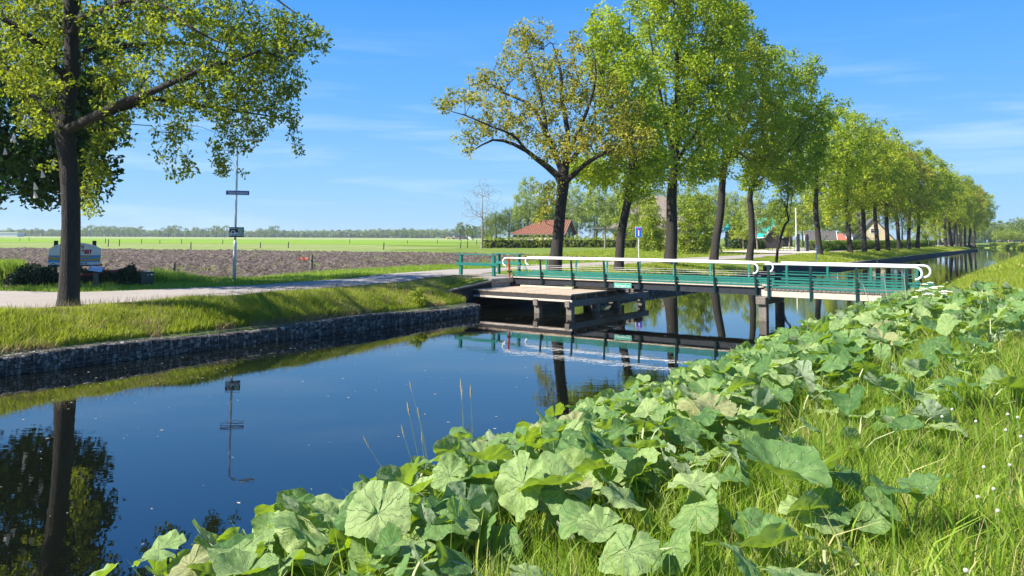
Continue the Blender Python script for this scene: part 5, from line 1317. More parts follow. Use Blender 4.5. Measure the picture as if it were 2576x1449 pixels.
# conifers
def conifer(px, depth, h, r_, label, seed):
    rs = np.random.default_rng(seed); p = gpt(px, depth); T = []
    for i in range(300):
        z = rs.random()**.8; a = rs.random()*6.28; rr = r_*(1-z)*(.5+.5*rs.random())*(1+.2*math.sin(a*5+z*20)); T.append((p.x+rr*math.cos(a), p.y+rr*math.sin(a), p.z+.3+z*h-.15*rr))
    return make_tree('conifer', label, 'tree', ([tuple(p), (p.x, p.y, p.z+h*.5), (p.x, p.y, p.z+h)], [.16, .1, .02]), [], np.array(T), M['conifer'], rs, k=26, spread=.35, size=.24, step=.5, lift=-.2, upbias=.6)
conifer(1852, 118, 5.2, 2.2, 'dark spreading conifer between the fourth and fifth oak trunks', 61)
conifer(1880, 124, 3.4, 1.5, 'lower dark conifer right beside the spreading conifer', 62)
# pale background trees
PV = [row_variant(71, M['willow_leaf'], H=14, Rr=3.6, first=4.2, n=330, lean=.2, name='ash_tree', trunk=.17, size=.28, spread=.6, k=44),
      row_variant(72, M['willow_leaf'], H=13, Rr=3.2, first=3.6, n=280, lean=-.2, name='ash_tree', trunk=.15, size=.28, spread=.6, k=44),
      row_variant(73, M['yg_leaf'], H=11, Rr=3.6, first=3.0, n=300, lean=.1, name='maple_tree', trunk=.18, size=.30, spread=.65, k=44)]
for v in PV:
    for c_ in v.children:
        if c_.name.startswith('trunk'): c_.data.materials[0] = M['bark_pale']
bt = [(1270, 138, 0, .95, 'pale feathery ash left of the shed, thin trunk above the hedge'), (1300, 124, 1, 1.02, 'pale ash with straight trunk in front of the left end of the shed'), (1335, 160, 0, 1.0, 'pale tree rising behind the black flue of the shed'),
      (1385, 165, 0, .95, None), (1440, 160, 1, .95, None), (1480, 150, 2, .95, None), (1522, 118, 1, .95, 'pale ash with thin upright trunk in front of the veranda'), (1560, 170, 0, 1.0, None), (1605, 112, 2, .8, 'low-crowned pale tree in front of the thatched roof'),
      (1700, 175, 0, 1.0, None), (1760, 165, 2, 1.0, None), (1800, 170, 1, 1, None), (1850, 160, 0, .8, None), (1905, 105, 1, .62, 'young tree with thin straight trunk at the left end of the iron fence'), (1870, 114, 2, .5, 'young tree with very thin stem beside the dark conifers'),
      (1960, 165, 2, .9, None), (1985, 118, 2, .62, 'round yellow-green garden tree just left of the flagpole'), (2020, 170, 0, .95, None), (2060, 185, 2, 1.0, None), (2095, 180, 1, 1.0, None), (2130, 190, 2, .8, None)]
for i, (px, dp, v, sc, lab) in enumerate(bt):
    p = gpt(px, dp); place(PV[v], p.x, p.y, p.z-.05, sc*1.04, i*1.9, lab or 'pale green tree deep in the garden belt behind the road and houses', 'garden trees behind the row' if lab is None else None, name='garden_tree')
DK = row_variant(75, M['far_leaf'], H=14, Rr=5, first=2.6, n=420, name='dark_tree', size=.34, spread=.75, k=26)
for i, (px, dp, sc) in enumerate([(1245, 172, .55), (1282, 175, .62), (1320, 178, .66), (1362, 172, .6), (1400, 176, .66), (1450, 172, .62), (1495, 178, .68), (1545, 174, .6), (1590, 178, .64), (1225, 185, .42), (1250, 190, .5), (1290, 200, .55), (1350, 195, .8), (1420, 200, .9), (1500, 200, .95), (1560, 215, .9), (1640, 200, 1.1), (1720, 210, 1.05), (1800, 210, 1), (1880, 210, .9), (1950, 215, .9), (2030, 215, .9), (2090, 220, 1.0), (2150, 235, 1.1), (2210, 240, 1.1), (2270, 250, 1.0), (2330, 270, 1.0)]):
    p = gpt(px, dp); place(DK, p.x, p.y, p.z-.05, sc, i*2.3, 'full dark green tree closing the view behind the gardens', 'dense trees behind the gardens', name='dark_tree')
p = gpt(2160, 205); CB = row_variant(76, M['purple_leaf'], H=9, Rr=3.6, first=2, n=220, name='copper_beech', size=.34, spread=.7, k=26)
place(CB, p.x, p.y, p.z, 1.05, 0, 'purple-brown copper beech behind the cream gabled house', name='copper_beech')
# bare tree at the field corner
rs = np.random.default_rng(77); p = on_z(1212, 624.5, 1.0)
T = np.concatenate([lobes_tips([(p.x, p.y, 8.6, 3.3, 3.3, 3.6, 260)], rs, .5), lobes_tips([(p.x-1, p.y, 5.6, 2.6, 2.4, 1.4, 60)], rs, .4)])
make_tree('bare_tree', 'leafless grey tree with fine upward twigs at the corner of the green field', 'tree', ([tuple(p), (p.x+.1, p.y, 3.4), (p.x+.1, p.y, 6), (p.x, p.y, 10.5)], [.17, .14, .1, .03]), [], T, None, rs, step=.5, tipr=.016, bare=True, bark='bark_pale', lift=-.1)
# ================================================================== far distance
FV = []
for i, (H, Rr, n, f_) in enumerate([(13, 5.2, 70, 3.5), (12, 4, 60, 3), (10, 5.5, 70, 2), (14, 3.4, 60, 4.5)]):
    FV.append(row_variant(80+i, M['far_leaf'], H=H, Rr=Rr, first=f_, n=n, name='field_tree', size=1.0, spread=1.3, k=14, trunk=.35))
fl_ = [(25, 571), (45, 577), (60, 574), (78, 574), (92, 571), (104, 574), (130, 574), (148, 577), (165, 577), (182, 578), (200, 577), (216, 575), (228, 565), (244, 568), (256, 567), (272, 568), (286, 567), (300, 570), (314, 569), (328, 570), (340, 571), (352, 566), (385, 582), (400, 576), (412, 570), (424, 565), (436, 563), (447, 566), (468, 571), (476, 581), (494, 570), (506, 573), (520, 571), (534, 574), (543, 566), (555, 577), (565, 564), (628, 582), (653, 573), (667, 577), (682, 566), (692, 565), (725, 584), (808, 583), (900, 581), (916, 583), (925, 580), (948, 582), (960, 582), (972, 579), (984, 583), (996, 576), (1010, 577), (1022, 578), (1036, 577), (1048, 579), (1060, 577), (1076, 580), (1092, 577), (1104, 582), (1118, 581)]
for i, (px, ty) in enumerate(fl_):
    dp = 900+((i*37) % 11)*14; p = at(px, 600, dp); p.z = .9
    H_ = at(px, ty, dp).z-.9; v = FV[0 if px in (436, 447, 682, 692, 565, 352, 228) else (i*7) % 4]; hh = [13, 12, 10, 14][FV.index(v)]
    if 215 < px < 345: v = FV[2]; hh = 10
    place(v, p.x, p.y, p.z-.3, H_/hh*.97, i*1.3, 'hazy field tree on the horizon beyond the meadows', 'trees on the far horizon', name='field_tree')
for i, (px, dp, ty, v) in enumerate([(1157, 420, 557, 3), (1176, 450, 563, 3), (1190, 430, 566, 1)]):
    p = at(px, 600, dp); H_ = at(px, ty, dp).z-.9
    place(FV[v], p.x, p.y, .8, H_/[13, 12, 10, 14][v], i, ['tall narrow willow right above the farmyard heaps', 'willow standing right of the farmyard heaps', 'willow half hidden by the leafless tree'][i], name='willow_tree')
rs = np.random.default_rng(90)
def woods(name, x0px, x1px, dp, hts, n, label, size=4.5, rx=None):
    t = rs.random(n); px = x0px+(x1px-x0px)*t; hh = np.interp(px, [h[0] for h in hts], [h[1] for h in hts]); z = rs.random(n)**.6
    P_ = []
    for a, h_, q in zip(px, hh, z):
        d_ = dp+rs.uniform(-40, 40); top = at(a, h_, d_).z; p = at(a, 600, d_); P_.append((p.x, p.y, .5+(top-.5)*q*(1+.12*math.sin(a*.31)+.1*math.sin(a*.83))))
    V, F, c = leaf_cloud(np.array(P_), 4.2, 12, size, rs, upbias=.4); V[:, 2] = np.maximum(V[:, 2], .4)
    o = link_mesh(name, np_mesh(name, V, F, c), M['far_leaf']); tag(o, label, 'woods', kind='stuff'); return o
woods('woodland', -60, 1230, 1350, [(-60, 584), (200, 584), (350, 584), (480, 586), (600, 586), (700, 586), (760, 585), (900, 584), (1000, 582), (1120, 583), (1230, 585)], 3600, 'continuous hazy belt of woods along the left horizon')
woods('woodland', 2380, 2700, 640, [(2380, 578), (2450, 572), (2500, 572), (2576, 568), (2700, 560)], 1500, 'hazy woods on the right horizon behind the canal bend', 3.0)
for i, (px, dp, ty, v) in enumerate([(2450, 400, 574, 2), (2463, 380, 572, 0), (2478, 420, 573, 1), (2492, 380, 574, 2), (2505, 400, 570, 0), (2520, 360, 566, 1), (2535, 380, 566, 2), (2552, 340, 564, 0), (2570, 330, 562, 2), (2590, 330, 560, 1), (2562, 600, 549, 2)]):
    p = at(px, 600, dp); H_ = at(px, ty, dp).z-.9
    place(FV[v], p.x, p.y, .9, H_/[13, 12, 10, 14][v], i*1.1, 'green tree in the belt behind the reed bank at the canal bend', 'trees beyond the canal bend', name='bank_tree')
YT = ys
for i, px in enumerate((2508, 2516, 2527, 2538, 2546, 2557, 2567)):
    p = at(px, 600, 270+i*2); place(YT, p.x, p.y, .95, 1.15, i*1.7, 'young pale-stemmed tree in the thin row along the far reed bank', 'young trees along the far bank', name='young_tree')
# pale warehouse, far left
p = at(20, 600, 850); b = MB(); wr_ = thing('warehouse', (p.x, p.y, .9), 'long low grey warehouse between the horizon trees at far left', 'warehouse')
b.box((p.x, p.y, 2.9), (26, 14, 4), .1); b.build('wall', simple('pale_warehouse_wall', (.5, .53, .56), .8, .1), wr_)
b = MB(); b.box((p.x, p.y, 5.2), (27, 15, .7), .1); b.build('roof', M['white'], wr_)
# farmyard on the horizon
def farm(px, dp, dx): q = at(px, 600, dp); return Vector((q.x+dx, q.y, .93))
q = farm(1127.5, 640, 0); yc = thing('skip_container', q, 'yellow skip container at the left of the farmyard on the horizon', 'container')
b = MB(); b.box(q+Vector((0, 0, 1)), (2.6, 2.2, 2.0), .2, bev=.1); b.build('body', simple('yellow_paint', (.62, .48, .09), .6, .1), yc)
b = MB(); 
for i in range(4): b.box(q+Matrix.Rotation(.2, 3, 'Z')@Vector((-1.05+.7*i, -1.14, 1)), (.1, .08, 1.9), .2)
b.build('ribs', simple('yellow_ribs', (.5, .38, .07), .6, .1), yc)
q = farm(1143.5, 640, 0); trc = thing('tractor', q, 'orange farm tractor with pale load beside the farmyard heaps', 'tractor')
b = MB(); b.box(q+Vector((.6, 0, 1.1)), (1.8, 1.1, .9), 0, bev=.15); b.build('body', simple('orange_red_paint', (.62, .13, .03), .5, .1), trc)
b = MB(); b.box(q+Vector((-.7, 0, 1.9)), (1.3, 1.3, 1.5), 0, bev=.1); b.build('cab', simple('cab_glass_white', (.55, .55, .5), .3, .1), trc)
for x, r_ in ((-.9, .8), (1.2, .55)):
    for y in (-.75, .75):
        b = MB(); b.tube([q+Vector((x, y-.15, r_)), q+Vector((x, y+.15, r_))], r_, 14); b.build('wheel', M['tardk'], trc)
q = farm(1137, 650, 0); wb = thing('wagon', q, 'pale farm wagon between the yellow container and the orange tractor', 'wagon')
b = MB(); b.box(q+Vector((-1.2, 0, 1.2)), (3, 2, 1.0), 0, bev=.1); b.build('body', M['cream_wall'], wb)
b = MB(); b.box(q+Vector((-1.2, 0, .5)), (2.8, 1.4, .3), 0); b.build('chassis', M['tardk'], wb)
def heap(px, dp, w_, h_, label, mat):
    q = farm(px, dp, 0); root = thing('soil_heap', q, label, 'heap'); n = 18; V = []; F = []
    for i in range(7):
        r_ = w_*(1-i/6)**.7
        for k in range(n):
            a = k/n*6.283; rr = r_*(1+.18*math.sin(a*3+i)+.1*math.sin(a*7)); V.append(q+Vector((rr*math.cos(a), rr*.6*math.sin(a), h_*(i/6)*(1+.1*math.sin(a*4)))))
    for i in range(6):
        for k in range(n): F.append((i*n+k, i*n+(k+1) % n, (i+1)*n+(k+1) % n, (i+1)*n+k))
    b = MB(); b.add(V, F); b.build('mound', mat, root)
heap(1153, 640, 3.4, 1.6, 'low brown heap right of the orange tractor', simple('brown_heap', (.12, .09, .08), 1, .3, .5))
heap(1167, 640, 3.8, 3.0, 'highest dark peaked heap in the farmyard', simple('dark_heap', (.05, .038, .035), 1, .3, .5))
q = farm(1178, 655, 0); gg = thing('greenhouse_tent', q, 'white sheeted low tent right of the dark peaked heap', 'tent')
b = MB(); b.prism([q+Vector((-2.6, 0, 0)), q+Vector((2.6, 0, 0)), q+Vector((1.9, 0, 1.5)), q+Vector((0, 0, 2.2)), q+Vector((-1.9, 0, 1.5))], (0, 3, 0)); b.build('cover', M['white'], gg)

# three small figures on the far bank
def person(px, dp, shirt, trousers, label, stride=.12, ph=0):
    p = at(px, 600, dp); p.z = 1.0; root = thing('person', p, label, 'person')
    J = {'pel': (0, 0, .95), 'ch': (0, .02, 1.3), 'nk': (0, .02, 1.5), 'hd': (0, .0, 1.62), 'ht': (0, 0, 1.74), 'sl': (-.19, .02, 1.42), 'sr': (.19, .02, 1.42), 'el': (-.25, .05, 1.15), 'er': (.25, -.03, 1.15), 'wl': (-.24, -.08, .92), 'wr': (.24, .06, .92),
         'hl': (-.1, 0, .9), 'hr': (.1, 0, .9), 'kl': (-.1, -stride, .5), 'kr': (.1, stride*.6, .5), 'al': (-.1, -stride*.9, .07), 'ar': (.1, stride*1.6, .1), 'tl': (-.1, -stride*.9-.14, .03), 'tr': (.1, stride*1.6-.14, .05)}
    E = [('pel', 'ch'), ('ch', 'nk'), ('nk', 'hd'), ('hd', 'ht'), ('ch', 'sl'), ('ch', 'sr'), ('sl', 'el'), ('sr', 'er'), ('el', 'wl'), ('er', 'wr'), ('pel', 'hl'), ('pel', 'hr'), ('hl', 'kl'), ('hr', 'kr'), ('kl', 'al'), ('kr', 'ar'), ('al', 'tl'), ('ar', 'tr')]
    Rd = dict(pel=.15, ch=.16, nk=.055, hd=.095, ht=.08, sl=.07, sr=.07, el=.045, er=.045, wl=.03, wr=.03, hl=.1, hr=.1, kl=.065, kr=.065, al=.045, ar=.045, tl=.035, tr=.035)
    ks = list(J); me = bpy.data.meshes.new('body'); me.from_pydata([J[k] for k in ks], [(ks.index(a), ks.index(b_)) for a, b_ in E], []); o = bpy.data.objects.new('body', me); COL.objects.link(o)
    md = o.modifiers.new('skin', 'SKIN'); sv_ = me.skin_vertices[0].data if me.skin_vertices else None
    if sv_ is None: 
        bpy.context.view_layer.objects.active = o; sv_ = me.skin_vertices[0].data
    for i, k in enumerate(ks): sv_[i].radius = (Rd[k], Rd[k]); sv_[i].use_root = (k == 'pel')
    o.modifiers.new('sub', 'SUBSURF').levels = 1
    bpy.context.view_layer.update()
    m2 = bpy.data.meshes.new_from_object(o.evaluated_get(bpy.context.evaluated_depsgraph_get())); bpy.data.objects.remove(o)
    mats = [shirt, trousers, simple('skin_tone', (.45, .28, .2), .6, .05)]
    m2.materials.clear(); bo = link_mesh('body', m2, None, root, mats)
    for f in m2.polygons:
        z = f.center.z; f.material_index = 1 if z < .95 else 2 if (z > 1.5) else 0; f.use_smooth = True
    b = MB(); b.ball(Vector(p)+Vector((0, .02, 1.71)), .112, 10, 8, (1, 1, .85)); b.build('hair', simple('brown_hair', (.05, .03, .02), .8, .2), root)
    root.rotation_euler = (0, 0, ph); return root
person(2483, 262, simple('light_blue_shirt', (.25, .55, .75), .8, .05), simple('blue_trousers', (.1, .2, .35), .8, .05), 'tiny walking person in light blue on the far bank of the canal bend', ph=1.4)
person(2518, 262, simple('black_coat', (.02, .02, .025), .8, .05), simple('dark_trousers', (.03, .03, .03), .8, .05), 'tiny person in black on the far bank right of the one in blue', ph=-1.2)
person(2537, 266, simple('pink_shirt', (.70, .42, .38), .8, .05), simple('grey_trousers', (.25, .24, .24), .8, .05), 'tiny person in pale pink, rightmost of the figures on the far bank', ph=.6)

# ================================================================== air
b = MB(); lo_, hi_ = -2.5, 26.0
b.box((0, 1200, (lo_+hi_)/2), (5600, 5200, hi_-lo_))
m, nt, out = mat_new('hazy_air')
pv = nd(nt, 'ShaderNodeVolumePrincipled'); pv.inputs['Color'].default_value = (.80, .90, 1.0, 1); pv.inputs['Density'].default_value = .00018; pv.inputs['Anisotropy'].default_value = .2
nt.links.new(pv.outputs[0], out.inputs['Volume']); o = b.build('haze', m); tag(o, kind='stuff'); tag(o, 'thin blue haze over the far fields and woods', 'haze')
# ================================================================== grass
def blade_mat(name, stops, trans, tmix=.35):
    return leafy(name, stops, trans, tmix, rough=.55, noise_scale=.9, spec=.25)
M['grass_near'] = blade_mat('near_grass_blades', [(.1, (.06, .125, .01)), (.4, (.15, .25, .018)), (.66, (.25, .35, .04)), (.95, (.50, .46, .20))], (.42, .56, .04), .45)
M['grass_left'] = blade_mat('left_bank_grass', [(.1, (.08, .13, .01)), (.4, (.19, .26, .018)), (.65, (.30, .34, .035)), (.92, (.48, .43, .17))], (.55, .62, .04), .45)
def blades(name, x, y, z, h, w, lean, rs, mat, label, stuff=True, parent=None):
    """tapered bent blades, 3 levels"""
    n = len(x); a = rs.random(n)*6.283; la = rs.random(n)*6.283; l = lean*rs.random(n)**.7*h
    dx, dy = np.cos(a), np.sin(a); lx, ly = np.cos(la)*l, np.sin(la)*l
    lv = []
    for f, wf in ((0, 1), (.55, .8), (1, .12)):
        cx = x+lx*f**2; cy = y+ly*f**2; cz = z+h*(f-.28*f**2*(l/h))
        lv += [np.stack([cx-dx*w*wf*.5, cy-dy*w*wf*.5, cz], -1), np.stack([cx+dx*w*wf*.5, cy+dy*w*wf*.5, cz], -1)]
    V = np.stack(lv, 1).reshape(-1, 3); b0 = np.arange(n)[:, None]*6
    F = np.concatenate([b0+np.array([[0, 1, 3, 2]]), b0+np.array([[2, 3, 5, 4]])])
    c = np.repeat(np.clip(rs.normal(.5, .17, n), 0, 1.2), 6)
    o = link_mesh(name, np_mesh(name, V, F, c), mat); tag(o, label, 'grass', kind='stuff'); return o
def sample_left(n, s0, s1, olo, ohi, rs, power=1):
    s = s0+(s1-s0)*rs.random(n)**power; t = rs.random(n); o = olo(s)+(ohi(s)-olo(s))*t
    x = P0.x+U.x*s+N.x*o; y = P0.y+U.y*s+N.y*o; return x, y, z_left(s, o), s, o
rs = np.random.default_rng(101)
# left bank between gabion and road
x, y, z, s, o = sample_left(190000, -15, 19, lambda s: front_o(s)+.2, lambda s: road_near(s)-.05, rs)
cl = fnoise(x, y, .9, 51, 3); h = (.10+.30*cl)*(1-.72*np.clip((o-1.6)/1.1, 0, 1))*np.interp(s, [-15, 10, 15, 19], [1.15, 1.1, .75, .5])
blades('grass', x, y, z-.02, h*rs.uniform(.6, 1.25, len(x)), .017, .7, rs, M['grass_left'], 'long bright grass on the bank between gabion wall and road')
M['dry_blade'] = blade_mat('dry_grass_blades', [(.1, (.16, .11, .04)), (.5, (.30, .23, .10)), (.9, (.46, .38, .20))], (.4, .32, .12), .3)
x, y, z, s, o = sample_left(26000, -15, 16, lambda s: front_o(s)+.08, lambda s: front_o(s)+.75, rs); k = fnoise(x, y, 1.1, 57, 2) > .45
blades('dry_grass', x[k], y[k], z[k]-.02, rs.uniform(.06, .3, k.sum()), .013, 1.0, rs, M['dry_blade'], 'dry tan grass hanging over the top of the gabion wall')
x, y, z, s, o = sample_left(7000, -15, 19, lambda s: front_o(s)+.5, lambda s: road_near(s)-.1, rs)
blades('seeding_grass', x, y, z-.02, rs.uniform(.25, .5, len(x))*(1-.5*np.clip((o-1.8)/1.1, 0, 1)), .009, .5, rs, M['dry_blade'], 'pale seeding stems above the long grass of the left bank')
x, y, z, s, o = sample_left(52000, 24, 75, lambda s: front_o(s)+.15, lambda s: road_near(s)-.05, rs)
k = ~((s > 48) & (s < 66)); h = (.08+.22*fnoise(x, y, .8, 52, 3))*rs.uniform(.6, 1.2, len(x))
h = np.where(k, h, h*.25)
blades('grass', x, y, z-.02, h, .03, .7, rs, M['grass_left'], 'grass around the oak trunks beyond the bridge')
x, y, z, s, o = sample_left(42000, 75, 215, lambda s: front_o(s)+.1, lambda s: road_near(s)-.05, rs)
blades('grass', x, y, z-.02, (.12+.3*fnoise(x, y, .5, 53, 3))*rs.uniform(.6, 1.2, len(x)), .06, .6, rs, M['grass_left'], 'distant grassy bank under the row of oaks')
# far verge beyond the road
x, y, z, s, o = sample_left(90000, -30, 40, lambda s: road_far(s)+.05, lambda s: np.interp(s, [-60, 20, 34, 60], [12.2, 12.4, 15.0, 15]), rs)
edge_ = np.clip((o-road_far(s))/1.2, 0, 1); h = (.05+(.10+.25*fnoise(x, y, .4, 54, 3)*np.clip((o-road_far(s)-2.0)/2, 0, 1))*edge_)*rs.uniform(.6, 1.2, len(x))
blades('grass', x, y, z-.02, h, .022, .7, rs, M['grass_near'], 'grass verge between the road and the ploughed field')
x, y, z, s, o = sample_left(60000, 40, 130, lambda s: road_far(s)+.05, lambda s: road_far(s)+12+.25*(s-40), rs)
blades('grass', x, y, z-.02, (.06+.2*fnoise(x, y, .4, 55, 3)*np.clip((o-road_far(s)-.6)/2, 0, 1))*rs.uniform(.6, 1.2, len(x)), .06, .6, rs, M['grass_left'], 'rough grass slope behind the road in front of the hedges')
# scattered weeds on the plough
n = 9000; x = rs.uniform(-70, 8, n); y = rs.uniform(24, 88, n); k = (fnoise(x, y, .25, 56, 2) > .56); s_, o_ = xy_so(x, y); k &= (o_ > 13) & (y < 86-.1*x)
x, y = x[k], y[k]; blades('weeds', x, y, x*0+.95, rs.uniform(.05, .2, len(x)), .05, .8, rs, M['grass_near'], 'thin green weeds sprouting on the ploughed field')
# tall reeds, left edge
n = 7000; px_ = rs.uniform(-60, 62, n); dd = rs.uniform(28.5, 31.5, n); P_ = np.array([tuple(at(a, 600, b_)) for a, b_ in zip(px_, dd)])
blades('reeds', P_[:, 0], P_[:, 1], P_[:, 2]*0+.9, rs.uniform(.5, 1.05, n), .03, .25, rs, M['grass_near'], 'stand of tall green reeds left of the dark shrubs')
n = 4200; px_ = rs.uniform(384, 540, n); dd = rs.uniform(29.5, 32.5, n); P_ = np.array([tuple(at(a, 600, b_)) for a, b_ in zip(px_, dd)])
blades('reeds', P_[:, 0], P_[:, 1], P_[:, 2]*0+.92, rs.uniform(.2, .62, n)*np.interp(px_, [384, 460, 540], [1.1, .8, .4]), .025, .3, rs, M['grass_near'], 'rough tall grass behind the cabinet and stubby post')
# reed bank at the bend
n = 26000; t = rs.random(n); ox = 1.5-46*t; so_ = shore(ox)+rs.random(n)*16
x = P0.x+U.x*so_+N.x*ox; y = P0.y+U.y*so_+N.y*ox
blades('reeds', x, y, x*0+.2+.6*np.clip((so_-shore(ox))/5, 0, 1), rs.uniform(.4, 1.15, n), .14, .4, rs, M['grass_left'], 'pale reed bank beyond the bend of the canal')
# right bank
def qband(n, s0, s1, q0, q1, rs, sp=1.0):
    s = s0+(s1-s0)*rs.random(n)**sp; q = q0+(q1-q0)*rs.random(n); o = -(W+q)
    return P0.x+U.x*s+N.x*o, P0.y+U.y*s+N.y*o, z_right(s, q), s, q
def right_grass(n, s0, s1, q0, q1, hf, wd, label, lean=.8, sp=1.0, mat='grass_near', dens=None):
    x, y, z, s, q = qband(n, s0, s1, q0, q1, rs, sp); h = hf(x, y, s, q)*rs.uniform(.5, 1.3, len(x)); k = h > .02
    if dens is not None: k &= rs.random(n) < dens(x, y, s, q)
    k &= (x*x+y*y) > 1.2
    blades('grass', x[k], y[k], z[k]-.015, h[k], wd, lean, rs, M[mat], label)
def hr(x, y, s, q):
    c = fnoise(x, y, 1.6, 61, 3); base = np.interp(q, [0, .6, 2.5, 3.8, 4.6, 5.4, 6.6, 8], [.18, .22, .24, .23, .16, .11, .09, .2])
    return base*(.45+1.1*c)
right_grass(120000, -5.5, 3, .1, 7.5, hr, .0065, 'sunlit grass in the near right foreground', dens=lambda x, y, s, q: np.where(q < 2.6, .35, 1.0))
right_grass(5200, -5.5, 9, .8, 5.2, lambda x, y, s, q: .22+.32*fnoise(x, y, .9, 64, 2), .015, 'broad fresh grass blades between and beside the butterbur', lean=.9)
x, y, z, s, q = qband(2600, -5.5, 12, 3.0, 7.5, rs); blades('seeding_grass', x, y, z-.02, rs.uniform(.2, .5, len(x)), .004, .6, rs, M['dry_blade'], 'dry tan stems scattered through the right-hand grass')
right_grass(50000, -5.5, 12, 4.3, 8.5, lambda x, y, s, q: hr(x, y, s, q)*.9, .008, 'drier yellowish short grass along the right edge', lean=1.1, mat='grass_left')
right_grass(110000, 3, 14, .1, 9, hr, .010, 'grass mixed between the broad leaves on the near bank', sp=1.3, dens=lambda x, y, s, q: np.where(q < 2.8, .35, 1.0))
right_grass(90000, 14, 45, .05, 12, lambda x, y, s, q: hr(x, y, s, q)*1.1, .022, 'pale green long grass on the right bank past the bridge', sp=1.3, mat='grass_left')
right_grass(60000, 45, 149, .0, 16, lambda x, y, s, q: .2+.35*fnoise(x, y, .5, 62, 3), .07, 'far stretch of long grass on the right bank', sp=1.3, mat='grass_left')
# ================================================================== butterbur
m, nt, out = mat_new('butterbur_leaf')
at_a = nd(nt, 'ShaderNodeAttribute', attribute_name='ang'); at_r = nd(nt, 'ShaderNodeAttribute', attribute_name='rad')
oi = nd(nt, 'ShaderNodeObjectInfo'); tcn = nd(nt, 'ShaderNodeTexCoord'); geo = nd(nt, 'ShaderNodeNewGeometry')
def mt(op, a, b=None, clamp=False):
    n = nt.nodes.new('ShaderNodeMath'); n.operation = op; n.use_clamp = clamp
    for i, v in enumerate((a, b)):
        if v is None: continue
        if isinstance(v, (int, float)): n.inputs[i].default_value = v
        else: nt.links.new(v, n.inputs[i])
    return n.outputs[0]
nzv = nd(nt, 'ShaderNodeTexNoise', Scale=5.0, Detail=2.0, Vector=tcn.outputs['Object'])
angw = mt('ADD', at_a.outputs['Fac'], mt('MULTIPLY', mt('SUBTRACT', nzv.outputs['Fac'], .5), .75))
def vein(N, r0, width):
    fr = mt('FRACT', mt('ADD', mt('MULTIPLY', angw, N/6.2832), .5)); d = mt('ABSOLUTE', mt('SUBTRACT', fr, .5))
    dist = mt('MULTIPLY', mt('MULTIPLY', d, 6.2832/N), at_r.outputs['Fac'])
    v = mt('SUBTRACT', 1.0, mt('DIVIDE', dist, width), True)
    if r0: v = mt('MULTIPLY', v, mt('GREATER_THAN', at_r.outputs['Fac'], r0))
    return v
v1 = vein(8, 0, .022); v2 = vein(16, .38, .013)
vor = nd(nt, 'ShaderNodeTexVoronoi', Scale=14.0, Vector=tcn.outputs['Object'], feature='DISTANCE_TO_EDGE')
v3 = mt('SUBTRACT', 1.0, mt('DIVIDE', vor.outputs['Distance'], .06), True)
vv = mt('MAXIMUM', mt('MAXIMUM', v1, mt('MULTIPLY', v2, .8)), mt('MULTIPLY', v3, .12))
n1 = nd(nt, 'ShaderNodeTexNoise', Scale=3.0, Detail=5.0, Vector=tcn.outputs['Object'])
tone = mt('ADD', mt('MULTIPLY', n1.outputs['Fac'], .6), mt('MULTIPLY', oi.outputs['Random'], .55))
base = ramp(nt, tone, [(.3, (.05, .13, .032)), (.5, (.15, .28, .08)), (.82, (.36, .47, .17))])
topc = mixrgb(nt, mt('MULTIPLY', vv, .5), base, (.46, .54, .30))
n5 = nd(nt, 'ShaderNodeTexNoise', Scale=9.0, Detail=6.0, Roughness=.75, Vector=tcn.outputs['Object'])
edge_b = mt('MULTIPLY', mt('GREATER_THAN', n5.outputs['Fac'], .69), mt('GREATER_THAN', oi.outputs['Random'], .55))
topc = mixrgb(nt, mt('MULTIPLY', edge_b, .7), topc, (.20, .13, .05))
dryf = mt('GREATER_THAN', oi.outputs['Random'], .985); topc = mixrgb(nt, mt('MULTIPLY', dryf, .55), topc, (.36, .30, .16))
und = mixrgb(nt, mt('MULTIPLY', vv, .5), (.34, .42, .27), (.60, .62, .48))
colr = mixrgb(nt, geo.outputs['Backfacing'], topc, und)
p = nd(nt, 'ShaderNodeBsdfPrincipled', Roughness=.55); p.inputs['Specular IOR Level'].default_value = .3; nt.links.new(colr, p.inputs['Base Color'])
tr_ = nd(nt, 'ShaderNodeBsdfTranslucent'); nt.links.new(mixrgb(nt, vv, (.34, .50, .015), (.20, .30, .02)), tr_.inputs['Color'])
hgt = mt('SUBTRACT', mt('MULTIPLY', n1.outputs['Fac'], .5), mt('MULTIPLY', vv, .22))
bpn = nd(nt, 'ShaderNodeBump', Distance=.03); nt.links.new(hgt, bpn.inputs['Height']); nt.links.new(bpn.outputs[0], p.inputs['Normal'])
mx_ = nd(nt, 'ShaderNodeMixShader', Fac=.40); nt.links.new(p.outputs[0], mx_.inputs[1]); nt.links.new(tr_.outputs[0], mx_.inputs[2]); nt.links.new(mx_.outputs[0], out.inputs[0]); M['butterbur'] = m
M['petiole'] = simple('pale_leaf_stalk', (.30, .34, .17), .6, .2, 10)
NA, NR = 84, 12
